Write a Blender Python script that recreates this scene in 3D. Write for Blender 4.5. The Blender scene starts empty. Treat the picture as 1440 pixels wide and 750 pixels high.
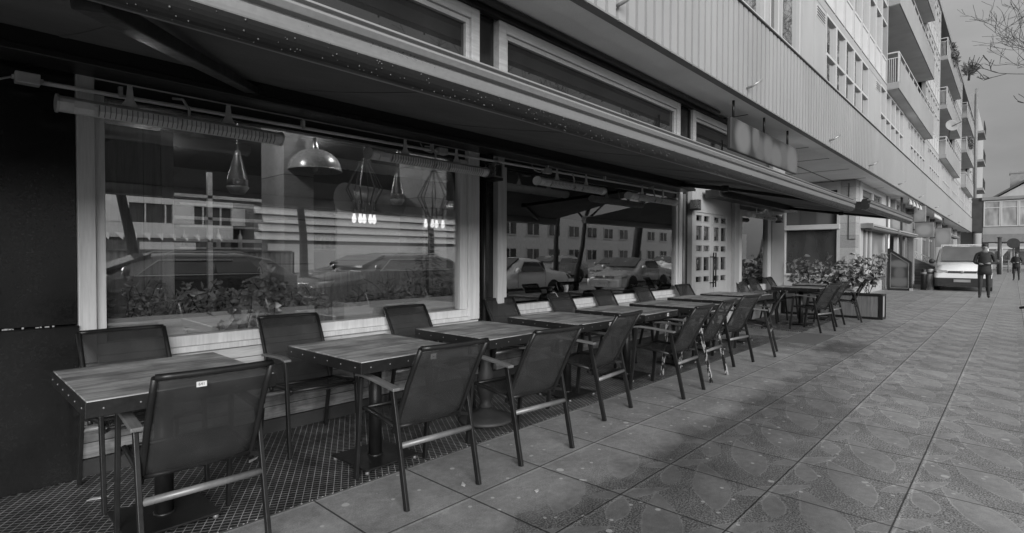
import bpy, bmesh, math, random
from mathutils import Vector, Matrix
random.seed(7)
PI = math.pi
S = bpy.context.scene
COL = S.collection
H = 1.34

# ------------------------------------------------------------------ helpers
WL = {}

class MB:
    """collects geometry (world coordinates) and links it as ONE mesh object"""
    def __init__(s):
        s.v = []; s.f = []; s.m = []; s.sm = []; s.cur = 0; s.smooth = False
    def face(s, ids):
        s.f.append(ids); s.m.append(s.cur); s.sm.append(s.smooth)
    def box(s, x0, x1, y0, y1, z0, z1):
        if x1 < x0: x0, x1 = x1, x0
        if y1 < y0: y0, y1 = y1, y0
        if z1 < z0: z0, z1 = z1, z0
        b = len(s.v)
        s.v += [(x0,y0,z0),(x1,y0,z0),(x1,y1,z0),(x0,y1,z0),(x0,y0,z1),(x1,y0,z1),(x1,y1,z1),(x0,y1,z1)]
        for q in ((0,3,2,1),(4,5,6,7),(0,1,5,4),(1,2,6,5),(2,3,7,6),(3,0,4,7)):
            s.face([b+i for i in q])
        return s
    def bar(s, p, q, w, h, up=(0,0,1)):
        p = Vector(p); q = Vector(q); d = (q-p).normalized(); up = Vector(up)
        if abs(d.dot(up)) > .98: up = Vector((0,1,0))
        a = d.cross(up).normalized()*w/2; c = a.cross(d).normalized()*h/2
        b = len(s.v)
        for e in (p, q):
            s.v += [tuple(e-a-c), tuple(e+a-c), tuple(e+a+c), tuple(e-a+c)]
        for f in ((3,2,1,0),(4,5,6,7),(0,1,5,4),(1,2,6,5),(2,3,7,6),(3,0,4,7)):
            s.face([b+i for i in f])
        return s
    def tube(s, pts, r, n=8, cap=True):
        pts = [Vector(p) for p in pts]
        rs = r if isinstance(r, (list, tuple)) else [r]*len(pts)
        b = len(s.v); prev = None
        for i, p in enumerate(pts):
            d = (pts[min(i+1, len(pts)-1)] - pts[max(i-1, 0)])
            if d.length < 1e-9: d = Vector((0,0,1))
            d.normalize()
            if prev is None:
                u = Vector((0,0,1)) if abs(d.z) < .9 else Vector((1,0,0))
                a = d.cross(u).normalized()
            else:
                a = (prev - d*prev.dot(d))
                a = a.normalized() if a.length > 1e-6 else d.cross(Vector((0,0,1))).normalized()
            prev = a; c = d.cross(a)
            for k in range(n):
                t = 2*PI*k/n
                s.v.append(tuple(p + (a*math.cos(t)+c*math.sin(t))*rs[i]))
        old = s.smooth; s.smooth = n >= 6
        for i in range(len(pts)-1):
            for k in range(n):
                s.face([b+i*n+k, b+i*n+(k+1)%n, b+(i+1)*n+(k+1)%n, b+(i+1)*n+k])
        s.smooth = old
        if cap:
            s.face([b+k for k in range(n)][::-1]); e = b+(len(pts)-1)*n
            s.face([e+k for k in range(n)])
        return s
    def prism(s, poly, axis, c0, c1):
        """poly in the two other axes (in x,y,z order), extruded along axis"""
        b = len(s.v); n = len(poly)
        for c in (c0, c1):
            for (p, q) in poly:
                s.v.append({'x': (c,p,q), 'y': (p,c,q), 'z': (p,q,c)}[axis])
        s.face([b+i for i in range(n)]); s.face([b+n+i for i in range(n)][::-1])
        for i in range(n):
            j = (i+1) % n
            s.face([b+i, b+n+i, b+n+j, b+j])
        return s
    def lathe(s, prof, c, n=20):
        b = len(s.v)
        for (r, z) in prof:
            for k in range(n):
                t = 2*PI*k/n
                s.v.append((c[0]+r*math.cos(t), c[1]+r*math.sin(t), c[2]+z))
        old = s.smooth; s.smooth = True
        for i in range(len(prof)-1):
            for k in range(n):
                s.face([b+i*n+k, b+i*n+(k+1)%n, b+(i+1)*n+(k+1)%n, b+(i+1)*n+k])
        s.smooth = old
        return s
    def ell(s, c, r, n=14, m=9):
        prof = []
        b = len(s.v)
        for i in range(m+1):
            ph = -PI/2+PI*i/m
            for k in range(n):
                t = 2*PI*k/n
                s.v.append((c[0]+r[0]*math.cos(ph)*math.cos(t), c[1]+r[1]*math.cos(ph)*math.sin(t), c[2]+r[2]*math.sin(ph)))
        old = s.smooth; s.smooth = True
        for i in range(m):
            for k in range(n):
                s.face([b+i*n+k, b+i*n+(k+1)%n, b+(i+1)*n+(k+1)%n, b+(i+1)*n+k])
        s.smooth = old
        return s
    def poly(s, pts):
        b = len(s.v); s.v += [tuple(p) for p in pts]; s.face(list(range(b, b+len(pts)))); return s
    def leaf(s, p, d, L, W, n=None, fold=.25):
        p = Vector(p); d = Vector(d).normalized()
        n = Vector(n) if n is not None else Vector((random.uniform(-1,1), random.uniform(-1,1), random.uniform(-.2,1)))
        a = d.cross(n)
        if a.length < 1e-4: a = d.cross(Vector((1,0,0)))
        a.normalize(); n = a.cross(d).normalized()
        b = len(s.v)
        m1 = p+d*L*.35; m2 = p+d*L*.7 - n*L*.06; t = p+d*L - n*L*.16
        s.v += [tuple(p), tuple(m1+a*W/2+n*W*fold), tuple(m2+a*W*.38+n*W*fold*.6), tuple(t), tuple(m2-a*W*.38+n*W*fold*.6), tuple(m1-a*W/2+n*W*fold), tuple(m1), tuple(m2)]
        for q in ((0,1,6),(1,2,7,6),(2,3,7),(0,6,5),(6,7,4,5),(7,3,4)):
            s.face([b+i for i in q])
        return s
    def build(s, name, mat, parent=None, loc=None, bevel=0, seg=2):
        base = Vector((0,0,0))
        if parent is not None: base = Vector(WL.get(parent.name, (0,0,0)))
        elif loc is not None: base = Vector(loc)
        me = bpy.data.meshes.new(name)
        me.from_pydata([(v[0]-base.x, v[1]-base.y, v[2]-base.z) for v in s.v], [], s.f)
        for mm in (mat if isinstance(mat, (list, tuple)) else [mat]): me.materials.append(mm)
        for p, mi, sm in zip(me.polygons, s.m, s.sm):
            p.material_index = mi; p.use_smooth = sm
        me.validate(); me.update()
        bmh = bmesh.new(); bmh.from_mesh(me); bmesh.ops.recalc_face_normals(bmh, faces=bmh.faces); bmh.to_mesh(me); bmh.free()
        o = bpy.data.objects.new(name, me); COL.objects.link(o)
        if parent is not None: o.parent = parent; WL[o.name] = tuple(base)
        else: o.location = base; WL[o.name] = tuple(base)
        if bevel:
            md = o.modifiers.new('bevel', 'BEVEL'); md.width = bevel; md.segments = seg; md.limit_method = 'ANGLE'
        return o

def tag(o, label=None, cat=None, group=None, kind=None):
    if label: o['label'] = label
    if cat: o['category'] = cat
    if group: o['group'] = group
    if kind: o['kind'] = kind
    return o
def thing(name, label, cat, loc=(0,0,0), rz=0, group=None):
    o = bpy.data.objects.new(name, None); COL.objects.link(o)
    o.empty_display_size = .2
    o.location = loc; o.rotation_euler = (0,0,rz); WL[o.name] = tuple(loc)
    return tag(o, label, cat, group)
def copy_tree(o, parent=None):
    c = o.copy(); COL.objects.link(c)
    if parent is not None: c.parent = parent
    WL[c.name] = WL.get(o.name, (0,0,0))
    for ch in list(o.children): copy_tree(ch, c)
    return c
def place(o, loc, rz=0, label=None):
    o.location = loc; o.rotation_euler = (0,0,rz); WL[o.name] = tuple(loc)
    if label: o['label'] = label
    return o
def bx(name, mat, dims, parent=None, bevel=0):
    return MB().box(*dims).build(name, mat, parent, bevel=bevel)

# ------------------------------------------------------------------ materials
def newmat(name):
    m = bpy.data.materials.new(name); m.use_nodes = True
    nt = m.node_tree; nt.nodes.clear()
    return m, nt, nt.nodes, nt.links
def N(nt, typ, **kw):
    n = nt.nodes.new(typ)
    for k, v in kw.items():
        if k == 'i':
            for a, b in v.items(): n.inputs[a].default_value = b
        else: setattr(n, k, v)
    return n
def mth(nt, op, a, b=None, clamp=False):
    n = nt.nodes.new('ShaderNodeMath'); n.operation = op; n.use_clamp = clamp
    for i, x in enumerate((a, b)):
        if x is None: continue
        if isinstance(x, (int, float)): n.inputs[i].default_value = x
        else: nt.links.new(x, n.inputs[i])
    return n.outputs[0]
def mixf(nt, fac, a, b):
    n = nt.nodes.new('ShaderNodeMix'); n.data_type = 'FLOAT'
    for s, x in ((n.inputs[0], fac), (n.inputs[2], a), (n.inputs[3], b)):
        if isinstance(x, (int, float)): s.default_value = x
        else: nt.links.new(x, s)
    return n.outputs[0]
def maprange(nt, v, a, b, c=0., d=1., smooth=True):
    n = nt.nodes.new('ShaderNodeMapRange'); n.interpolation_type = 'SMOOTHSTEP' if smooth else 'LINEAR'
    nt.links.new(v, n.inputs[0])
    for i, x in zip((1,2,3,4), (a,b,c,d)): n.inputs[i].default_value = x
    return n.outputs[0]
def noise(nt, vec, scale, detail=4, rough=.55):
    n = nt.nodes.new('ShaderNodeTexNoise'); n.inputs['Scale'].default_value = scale
    n.inputs['Detail'].default_value = detail; n.inputs['Roughness'].default_value = rough
    if vec is not None: nt.links.new(vec, n.inputs['Vector'])
    return n.outputs[0]
def coords(nt, obj=True):
    return nt.nodes.new('ShaderNodeTexCoord').outputs['Object'] if obj else nt.nodes.new('ShaderNodeNewGeometry').outputs['Position']
def scalevec(nt, v, sc):
    n = nt.nodes.new('ShaderNodeMapping'); n.inputs['Scale'].default_value = sc
    nt.links.new(v, n.inputs['Vector']); return n.outputs[0]
def finish(nt, val, rough, metal=0., spec=.5, bump=None, bstr=.3, bdist=.01, alpha=None, trans=None, coat=0.):
    p = nt.nodes.new('ShaderNodeBsdfPrincipled'); o = nt.nodes.new('ShaderNodeOutputMaterial')
    if isinstance(val, (int, float)): p.inputs['Base Color'].default_value = (val, val, val, 1)
    else:
        c = nt.nodes.new('ShaderNodeCombineColor')
        for i in range(3): nt.links.new(val, c.inputs[i])
        nt.links.new(c.outputs[0], p.inputs['Base Color'])
    if isinstance(rough, (int, float)): p.inputs['Roughness'].default_value = rough
    else: nt.links.new(rough, p.inputs['Roughness'])
    p.inputs['Metallic'].default_value = metal
    p.inputs['Specular IOR Level'].default_value = spec
    p.inputs['Coat Weight'].default_value = coat
    if alpha is not None:
        if isinstance(alpha, (int, float)): p.inputs['Alpha'].default_value = alpha
        else: nt.links.new(alpha, p.inputs['Alpha'])
    if bump is not None:
        b = nt.nodes.new('ShaderNodeBump'); b.inputs['Strength'].default_value = bstr; b.inputs['Distance'].default_value = bdist
        nt.links.new(bump, b.inputs['Height']); nt.links.new(b.outputs[0], p.inputs['Normal'])
    nt.links.new(p.outputs[0], o.inputs[0])
    return p
def grey(name, base, rough=.6, metal=0., amt=.15, sc=6., spec=.5, bstr=0., fine=60., coat=0., streak=None):
    m, nt, n, l = newmat(name)
    v = coords(nt)
    if streak: v2 = scalevec(nt, v, streak)
    else: v2 = v
    a = noise(nt, v2, sc, 5, .6)
    f = noise(nt, v, fine, 3)
    a = mth(nt, 'ADD', mth(nt, 'MULTIPLY', a, .7), mth(nt, 'MULTIPLY', f, .3))
    val = maprange(nt, a, .3, .7, base*(1-amt), base*(1+amt), False)
    r = maprange(nt, a, .3, .7, max(.03, rough-.12), min(1, rough+.1), False)
    finish(nt, val, r, metal, spec, f if bstr else None, bstr, .004, coat=coat)
    return m
def wood(name, base, axis='x', plank=.1, amt=.35, rough=.55, spec=.4, across='z', seam=.004, worn=0.):
    m, nt, n, l = newmat(name)
    v = coords(nt)
    sx = N(nt, 'ShaderNodeSeparateXYZ'); l.new(v, sx.inputs[0])
    idx = 'xyz'.index(across)
    pl = mth(nt, 'FLOOR', mth(nt, 'DIVIDE', sx.outputs[idx], plank))
    rnd = N(nt, 'ShaderNodeTexWhiteNoise', noise_dimensions='1D'); l.new(pl, rnd.inputs['W'])
    sc = [1.,1.,1.]; k = 'xyz'.index(axis); sc = [22.,22.,22.]; sc[k] = 1.4
    vv = scalevec(nt, v, sc)
    off = N(nt, 'ShaderNodeVectorMath', operation='ADD'); l.new(vv, off.inputs[0])
    cmb = N(nt, 'ShaderNodeCombineXYZ'); l.new(mth(nt, 'MULTIPLY', rnd.outputs[0], 37.), cmb.inputs[k]); l.new(cmb.outputs[0], off.inputs[1])
    g = noise(nt, off.outputs[0], 1.0, 7, .62)
    g2 = noise(nt, off.outputs[0], 5.0, 3, .6)
    t = mth(nt, 'ADD', mth(nt, 'MULTIPLY', g, .65), mth(nt, 'MULTIPLY', g2, .35))
    val = maprange(nt, t, .36, .64, base*(1-amt), base*(1+amt), False)
    val = mth(nt, 'MULTIPLY', val, maprange(nt, rnd.outputs[0], 0, 1, .84, 1.14, False))
    if worn:
        w = noise(nt, v, 5., 4, .6)
        val = mth(nt, 'MULTIPLY', val, maprange(nt, w, .38, .62, 1-worn, 1+worn*.4))
    fr = mth(nt, 'FRACT', mth(nt, 'DIVIDE', sx.outputs[idx], plank))
    ed = mth(nt, 'LESS_THAN', mth(nt, 'MULTIPLY', fr, plank), seam)
    val = mth(nt, 'MULTIPLY', val, mth(nt, 'SUBTRACT', 1., mth(nt, 'MULTIPLY', ed, .75)))
    h = mth(nt, 'SUBTRACT', t, ed)
    finish(nt, val, rough, 0, spec, h, .25, .004)
    return m
def glass(name, refl=.3, tint=.85, rough=0.):
    m, nt, n, l = newmat(name)
    fr = N(nt, 'ShaderNodeFresnel', i={'IOR': 1.5})
    f = mth(nt, 'ADD', mth(nt, 'MULTIPLY', fr.outputs[0], 1.2), refl, True)
    t = N(nt, 'ShaderNodeBsdfTransparent', i={'Color': (tint, tint, tint, 1)})
    g = N(nt, 'ShaderNodeBsdfGlossy', i={'Roughness': rough, 'Color': (.95,.95,.95,1)})
    mx = N(nt, 'ShaderNodeMixShader'); o = N(nt, 'ShaderNodeOutputMaterial')
    l.new(f, mx.inputs[0]); l.new(t.outputs[0], mx.inputs[1]); l.new(g.outputs[0], mx.inputs[2]); l.new(mx.outputs[0], o.inputs[0])
    return m
def dimglass(name, base, refl, rough=.02, stripes=0.):
    """window glass with blinds or a dark room close behind it"""
    m, nt, n, l = newmat(name)
    v = coords(nt, False)
    a = noise(nt, scalevec(nt, v, (1.3,1.3,.5)), 1.1, 2)
    val = maprange(nt, a, .3, .7, base*.5, base*1.5, False)
    p = finish(nt, val, .8, 0, .2)
    out = [x for x in nt.nodes if x.type == 'OUTPUT_MATERIAL'][0]
    g = N(nt, 'ShaderNodeBsdfGlossy', i={'Roughness': rough, 'Color': (.95,.95,.95,1)})
    fr = N(nt, 'ShaderNodeFresnel', i={'IOR': 1.5})
    f = mth(nt, 'ADD', fr.outputs[0], refl, True)
    mx = N(nt, 'ShaderNodeMixShader')
    l.new(f, mx.inputs[0]); l.new(p.outputs[0], mx.inputs[1]); l.new(g.outputs[0], mx.inputs[2]); l.new(mx.outputs[0], out.inputs[0])
    return m
def emit(name, s):
    m, nt, n, l = newmat(name)
    e = N(nt, 'ShaderNodeEmission', i={'Strength': s}); o = N(nt, 'ShaderNodeOutputMaterial'); l.new(e.outputs[0], o.inputs[0])
    return m
def mesh_fabric(name, base, alpha):
    m, nt, n, l = newmat(name)
    v = coords(nt)
    a = noise(nt, v, 9., 4); f = noise(nt, scalevec(nt, v, (420,420,420)), 1., 1)
    val = maprange(nt, a, .3, .7, base*.8, base*1.25, False)
    p = finish(nt, val, .8, 0, .15, f, .2, .002)
    out = [x for x in nt.nodes if x.type == 'OUTPUT_MATERIAL'][0]
    t = N(nt, 'ShaderNodeBsdfTransparent'); mx = N(nt, 'ShaderNodeMixShader', i={0: alpha})
    l.new(t.outputs[0], mx.inputs[1]); l.new(p.outputs[0], mx.inputs[2]); l.new(mx.outputs[0], out.inputs[0])
    return m
def blurry(name, base, blobs, val=.5, axes=(0,2)):
    """printed board: soft pale patches on a ground colour (object coordinates)"""
    m, nt, n, l = newmat(name)
    v = coords(nt)
    sx = N(nt, 'ShaderNodeSeparateXYZ'); l.new(v, sx.inputs[0])
    acc = None
    for (cx, cz, rx, rz, s) in blobs:
        dx = mth(nt, 'DIVIDE', mth(nt, 'SUBTRACT', sx.outputs[axes[0]], cx), rx)
        dz = mth(nt, 'DIVIDE', mth(nt, 'SUBTRACT', sx.outputs[axes[1]], cz), rz)
        r = mth(nt, 'ADD', mth(nt, 'MULTIPLY', dx, dx), mth(nt, 'MULTIPLY', dz, dz))
        g = maprange(nt, r, .25, 1.6, s, 0.)
        acc = g if acc is None else mth(nt, 'MAXIMUM', acc, g)
    val = mixf(nt, acc, base, val)
    finish(nt, val, .6)
    return m

def blotch(name, a, b):
    m, nt, n, l = newmat(name)
    v = noise(nt, scalevec(nt, coords(nt), (40,40,14)), 1., 4, .6)
    finish(nt, mixf(nt, maprange(nt, v, .50, .56), a, b), .5)
    return m
M = {}
M['dark_metal'] = grey('dark_metal', .022, .45, .0, .3, 14, .45)
M['black'] = grey('black_paint', .014, .42, 0, .3, 8, .4)
M['gloss_black'] = grey('gloss_black_panel', .012, .22, 0, .5, 1.6, .5)
M['charcoal'] = grey('charcoal', .04, .6, 0, .25)
M['frame_grey'] = grey('chair_tube', .2, .42, .3, .25, 12)
M['steel'] = grey('brushed_steel', .42, .32, .85, .15, 10)
M['alu'] = grey('aluminium_profile', .34, .36, .6, .12, 3, streak=(.3,6,6))
M['alu_dark'] = grey('dark_aluminium', .02, .36, .0, .2, 3, streak=(.3,6,6))
M['galv'] = grey('galvanised', .58, .5, .3, .2, 20)
M['sling'] = mesh_fabric('sling_mesh', .046, .60)
M['fabric'] = grey('awning_fabric', .15, .85, 0, .3, 2.5, .2, .2, 180)
M['tablewood'] = wood('table_planks', .32, 'x', .088, .7, .5, .45, 'y', .004, .35)
M['armwood'] = wood('arm_slat', .14, 'y', .2, .3, .5)
M['framewood'] = wood('window_frame_wood', .62, 'z', 1.0, .16, .5, .4, 'x', 0.)
M['framewood_h'] = wood('window_frame_wood_h', .62, 'x', 1.0, .16, .5, .4, 'z', 0.)
M['darkboards'] = wood('dark_boards', .21, 'x', .2, .45, .7, .3, 'z', .006, .35)  # darker boards for the two lowest courses
M['transomwood'] = wood('transom_wood', .34, 'x', 1.0, .2, .5, .4, 'z', 0.)
M['plankwood'] = wood('plank_cladding', .46, 'x', .2, .3, .6, .35, 'z', .006)
M['boxwood'] = wood('planter_wood', .7, 'x', .5, .13, .55, .35, 'z', 0.)
M['panelwood'] = wood('interior_wood', .34, 'z', .35, .35, .5, .4, 'x', .004)
M['bigplanter'] = wood('planter_panels', .17, 'z', .16, .3, .6, .4, 'y', .003)
M['boards'] = wood('grey_boards', .17, 'y', .13, .3, .7, .3, 'z', .012)
M['doorpaint'] = grey('door_paint', .38, .45, 0, .08, 4, .45)
M['doorpost'] = grey('post_paint', .36, .45, 0, .1, 4)
M['white'] = grey('white_paint', .46, .5, 0, .06, 3)
M['offwhite'] = grey('offwhite_paint', .34, .55, 0, .08, 2, streak=(1,1,.3))
M['bandmetal'] = grey('band_cladding', .305, .5, .0, .13, 1.1, .4, streak=(1,1,.25))
M['soffit'] = grey('soffit_render', .86, .85, 0, .12, .9, .3)
M['balcony'] = grey('balcony_concrete', .26, .8, 0, .12, 1.5, .3)
M['slabunder'] = grey('slab_underside', .62, .85, 0, .15, 1.2, .2)
M['concrete'] = grey('concrete', .3, .8, 0, .2, 3, .3, .2)
M['render'] = grey('facade_render', .3, .8, 0, .1, 1, .3)
M['shopdark'] = grey('shopfront_dark', .05, .4, 0, .3, 2)
M['shopmid'] = grey('shopfront_mid', .2, .6, 0, .2, 2)
M['roofdark'] = grey('roof_dark', .06, .7, 0, .2, 2)
M['stone'] = wood('stone_cladding', .34, 'x', .42, .15, .7, .3, 'z', .008)
M['rubber'] = grey('rubber', .015, .7, 0, .2)
M['bark'] = grey('bark', .05, .9, 0, .4, 9, .2)
M['leaf'] = grey('leaf', .14, .5, 0, .5, 5, .4)
M['leaf_in'] = grey('indoor_leaf', .36, .45, 0, .6, 7, .45)
M['leaf_pale'] = grey('leaf_pale', .27, .42, 0, .55, 6, .5)
M['soil'] = grey('soil', .02, .9)
M['skin'] = grey('skin', .24, .5)
M['coat'] = grey('coat', .022, .8, 0, .25)
M['trousers'] = grey('trousers', .03, .8, 0, .25)
M['scarf'] = grey('scarf', .16, .8)
M['hair'] = grey('hair', .02, .6)
M['shoe'] = grey('shoe', .012, .4)
M['carwhite'] = grey('car_white', .85, .3, 0, .03, 1, .5, coat=.6)
M['cardark'] = grey('car_dark', .03, .25, .2, .1, 1, .5, coat=.8)
M['cargrey'] = grey('car_grey', .28, .28, .3, .1, 1, .5, coat=.8)
M['carsilver'] = grey('car_silver', .4, .3, .4, .1, 1, .5, coat=.8)
M['carglass'] = dimglass('car_glass', .04, .05, .04)
M['bumper'] = grey('bumper_plastic', .03, .5, 0, .15)
M['lamp'] = grey('headlamp', .55, .15, .3, .2, 20)
M['pane'] = glass('shop_glass', .21, .97)
M['pane_clear'] = glass('door_glass', .12, .85)
M['pane_transom'] = dimglass('transom_glass', .013, .045)
M['pane_flat'] = dimglass('flat_glass', .2, .66)
M['pane_far'] = dimglass('far_glass', .05, .12)
M['curtain'] = dimglass('curtain_glass', .3, .10)
M['bulb'] = emit('bulb_glow', .42)
M['spot'] = emit('spot_glow', 2.)
M['lampmetal'] = grey('dome_lamp_metal', .40, .3, .2, .2, 6)
M['copper'] = grey('pendant_metal', .07, .35, .3, .2)
M['duct'] = grey('duct', .2, .4, .3, .2)
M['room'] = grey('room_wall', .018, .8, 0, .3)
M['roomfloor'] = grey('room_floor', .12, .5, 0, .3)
M['asphalt'] = grey('asphalt', .2, .7, 0, .2, 3, .4, .3, 90)
M['brick'] = grey('far_brick', .5, .85, 0, .2, 3)
M['heater'] = grey('heater_face', .75, .45, 0, .15, 10)
M['drop'] = grey('raindrop', .085, .2, 0, .2, 10)
M['scuffed'] = blotch('scuffed_leg', .014, .42)
M['label'] = grey('sticker', .62, .5)
M['ink'] = grey('ink', .01, .6)
M['kerb'] = grey('kerb_stone', .25, .8, 0, .15, 5)

# ---- paving: moulded slabs with a leaf relief, dry under the awning, damp in front of it
def paving():
    m, nt, n, l = newmat('paving_slabs')
    v = coords(nt, False)
    sx = N(nt, 'ShaderNodeSeparateXYZ'); l.new(v, sx.inputs[0])
    X, Y = sx.outputs[0], sx.outputs[1]
    u = mth(nt, 'DIVIDE', mth(nt, 'SUBTRACT', X, 2.644-.609*300), .609)
    w = mth(nt, 'DIVIDE', mth(nt, 'SUBTRACT', 1.612+.592*300, Y), .592)
    fu, fw = mth(nt, 'FRACT', u), mth(nt, 'FRACT', w)
    cu, cw = mth(nt, 'FLOOR', u), mth(nt, 'FLOOR', w)
    cmb = N(nt, 'ShaderNodeCombineXYZ'); l.new(cu, cmb.inputs[0]); l.new(cw, cmb.inputs[1])
    rnd = N(nt, 'ShaderNodeTexWhiteNoise', noise_dimensions='2D'); l.new(cmb.outputs[0], rnd.inputs['Vector'])
    wob = mth(nt, 'MULTIPLY', mth(nt, 'SUBTRACT', noise(nt, v, 7., 3), .5), .05)
    leaf = None; rim = None
    for (eu, ew, A, B, ang) in ((.74,.14,.27,.10,-.35), (.79,.53,.58,.168,-.53), (1.08,.05,.43,.092,.6)):
        du = mth(nt, 'SUBTRACT', mth(nt, 'FRACT', mth(nt, 'ADD', mth(nt, 'SUBTRACT', u, eu), .5)), .5)
        dw = mth(nt, 'SUBTRACT', mth(nt, 'FRACT', mth(nt, 'ADD', mth(nt, 'SUBTRACT', w, ew), .5)), .5)
        c, s_ = math.cos(ang), math.sin(ang)
        p = mth(nt, 'ADD', mth(nt, 'MULTIPLY', du, c), mth(nt, 'MULTIPLY', dw, s_))
        q = mth(nt, 'SUBTRACT', mth(nt, 'MULTIPLY', dw, c), mth(nt, 'MULTIPLY', du, s_))
        p = mth(nt, 'DIVIDE', p, A)
        # pointed leaf: half width B*(1-p^2)
        hw = mth(nt, 'MULTIPLY', mth(nt, 'MULTIPLY', mth(nt, 'SUBTRACT', 1., mth(nt, 'MULTIPLY', p, p)), mth(nt, 'SUBTRACT', 1., mth(nt, 'MULTIPLY', p, .30))), B)
        q = mth(nt, 'ADD', q, mth(nt, 'MULTIPLY', mth(nt, 'SUBTRACT', mth(nt, 'MULTIPLY', p, p), .35), B*.18))
        d = mth(nt, 'SUBTRACT', hw, mth(nt, 'ABSOLUTE', mth(nt, 'ADD', q, wob)))
        inn = maprange(nt, d, -.006, .006)
        rr = mth(nt, 'MULTIPLY', maprange(nt, d, -.014, -.001), maprange(nt, d, .014, .002))
        inn = mth(nt, 'MULTIPLY', inn, maprange(nt, noise(nt, v, 2.3, 4, .6), .22, .44, .5, 1.))
        leaf = inn if leaf is None else mth(nt, 'MAXIMUM', leaf, inn)
        rim = rr if rim is None else mth(nt, 'MAXIMUM', rim, rr)
    # joints
    def edge(f, t):
        return mth(nt, 'MAXIMUM', maprange(nt, f, t*.4, t, 1., 0.), maprange(nt, f, 1-t, 1-t*.4, 0., 1.))
    jt = mth(nt, 'MAXIMUM', edge(fu, .011), edge(fw, .009))
    lipw = mth(nt, 'MULTIPLY', maprange(nt, fw, .012, .018), maprange(nt, fw, .05, .03))
    # stipple
    st = noise(nt, v, 105., 2, .5)
    st2 = noise(nt, v, 190., 2, .6)
    stip = mth(nt, 'ADD', mth(nt, 'MULTIPLY', st, .75), mth(nt, 'MULTIPLY', st2, .25))
    n1 = noise(nt, v, .9, 4, .6); n2 = noise(nt, v, 4., 4, .6)
    # dry strip under the awning
    yy = mth(nt, 'ADD', Y, mth(nt, 'MULTIPLY', mth(nt, 'SUBTRACT', n2, .5), .45))
    dry = mth(nt, 'MULTIPLY', maprange(nt, yy, 1.66, 1.94), maprange(nt, X, 8.9, 8.3))
    # far slabs coloured paler, standing in for sky sheen at a grazing angle
    far = mth(nt, 'MULTIPLY', maprange(nt, mth(nt, 'SUBTRACT', X, mth(nt, 'MULTIPLY', Y, 2.4)), -1., 5.), .72)
    near = maprange(nt, yy, 1.9, 1.1, 1., .9)
    wet = mth(nt, 'MULTIPLY', mth(nt, 'SUBTRACT', 1., dry), mth(nt, 'SUBTRACT', 1., far))
    puddle = mth(nt, 'MULTIPLY', maprange(nt, mth(nt, 'ABSOLUTE', mth(nt, 'SUBTRACT', X, 9.2)), 1.1, .3), maprange(nt, mth(nt, 'ABSOLUTE', mth(nt, 'SUBTRACT', Y, 1.85)), .5, .1))
    wet = mth(nt, 'MAXIMUM', wet, puddle)
    base = mth(nt, 'MULTIPLY', maprange(nt, n1, .3, .7, .82, 1.15, False), maprange(nt, rnd.outputs[0], 0, 1, .92, 1.08, False))
    base = mth(nt, 'MULTIPLY', base, maprange(nt, noise(nt, v, 26., 4), .3, .7, .86, 1.14, False))
    base = mth(nt, 'MULTIPLY', base, maprange(nt, noise(nt, v, 3.1, 6, .65), .34, .66, .76, 1.16, False))
    val = mth(nt, 'MULTIPLY', base, mixf(nt, wet, mixf(nt, far, .27, .40), .135))
    worn = mixf(nt, dry, 1., .22)
    rough_zone = mth(nt, 'MULTIPLY', mth(nt, 'SUBTRACT', 1., leaf), worn)
    val = mth(nt, 'MULTIPLY', val, mth(nt, 'SUBTRACT', 1., mth(nt, 'MULTIPLY', rough_zone, maprange(nt, stip, .42, .58, .62, -.26))))
    val = mth(nt, 'MULTIPLY', val, mth(nt, 'ADD', 1., mth(nt, 'MULTIPLY', mth(nt, 'MULTIPLY', mth(nt, 'MULTIPLY', rim, worn), maprange(nt, noise(nt, v, 3.3, 3), .32, .56)), .42)))  # light catching the relief edges, painted into the colour as a pale rim
    val = mth(nt, 'MULTIPLY', val, mth(nt, 'ADD', 1., mth(nt, 'MULTIPLY', lipw, .35)))
    val = mth(nt, 'MULTIPLY', val, maprange(nt, noise(nt, v, 150., 2, .7), .35, .65, .86, 1.14, False))
    # chewing gum and droppings
    vo = N(nt, 'ShaderNodeTexVoronoi', voronoi_dimensions='2D', i={'Scale': 2.6, 'Randomness': 1.}); l.new(v, vo.inputs['Vector'])
    sep = N(nt, 'ShaderNodeSeparateColor'); l.new(vo.outputs['Color'], sep.inputs[0])
    gum = mth(nt, 'LESS_THAN', mth(nt, 'ADD', vo.outputs['Distance'], mth(nt, 'MULTIPLY', noise(nt, v, 40., 2), .03)), mth(nt, 'MULTIPLY', mth(nt, 'POWER', sep.outputs[0], 2.), .078))
    vo2 = N(nt, 'ShaderNodeTexVoronoi', voronoi_dimensions='2D', i={'Scale': 8., 'Randomness': 1.}); l.new(v, vo2.inputs['Vector'])
    sep2 = N(nt, 'ShaderNodeSeparateColor'); l.new(vo2.outputs['Color'], sep2.inputs[0])
    gum2 = mth(nt, 'MULTIPLY', mth(nt, 'LESS_THAN', vo2.outputs['Distance'], .085), mth(nt, 'GREATER_THAN', sep2.outputs[1], .78))
    spot = mth(nt, 'MULTIPLY', mth(nt, 'MAXIMUM', gum, gum2), .75)
    val = mixf(nt, spot, val, mixf(nt, wet, .56, .42))
    val = mth(nt, 'MULTIPLY', val, mth(nt, 'SUBTRACT', 1., mth(nt, 'MULTIPLY', jt, .78)))
    rgh = mixf(nt, wet, .52, .38)
    h = mth(nt, 'ADD', mth(nt, 'MULTIPLY', leaf, mth(nt, 'MULTIPLY', worn, .5)), mth(nt, 'MULTIPLY', mth(nt, 'MULTIPLY', rough_zone, stip), .9))
    h = mth(nt, 'SUBTRACT', h, mth(nt, 'MULTIPLY', jt, 2.))
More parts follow.
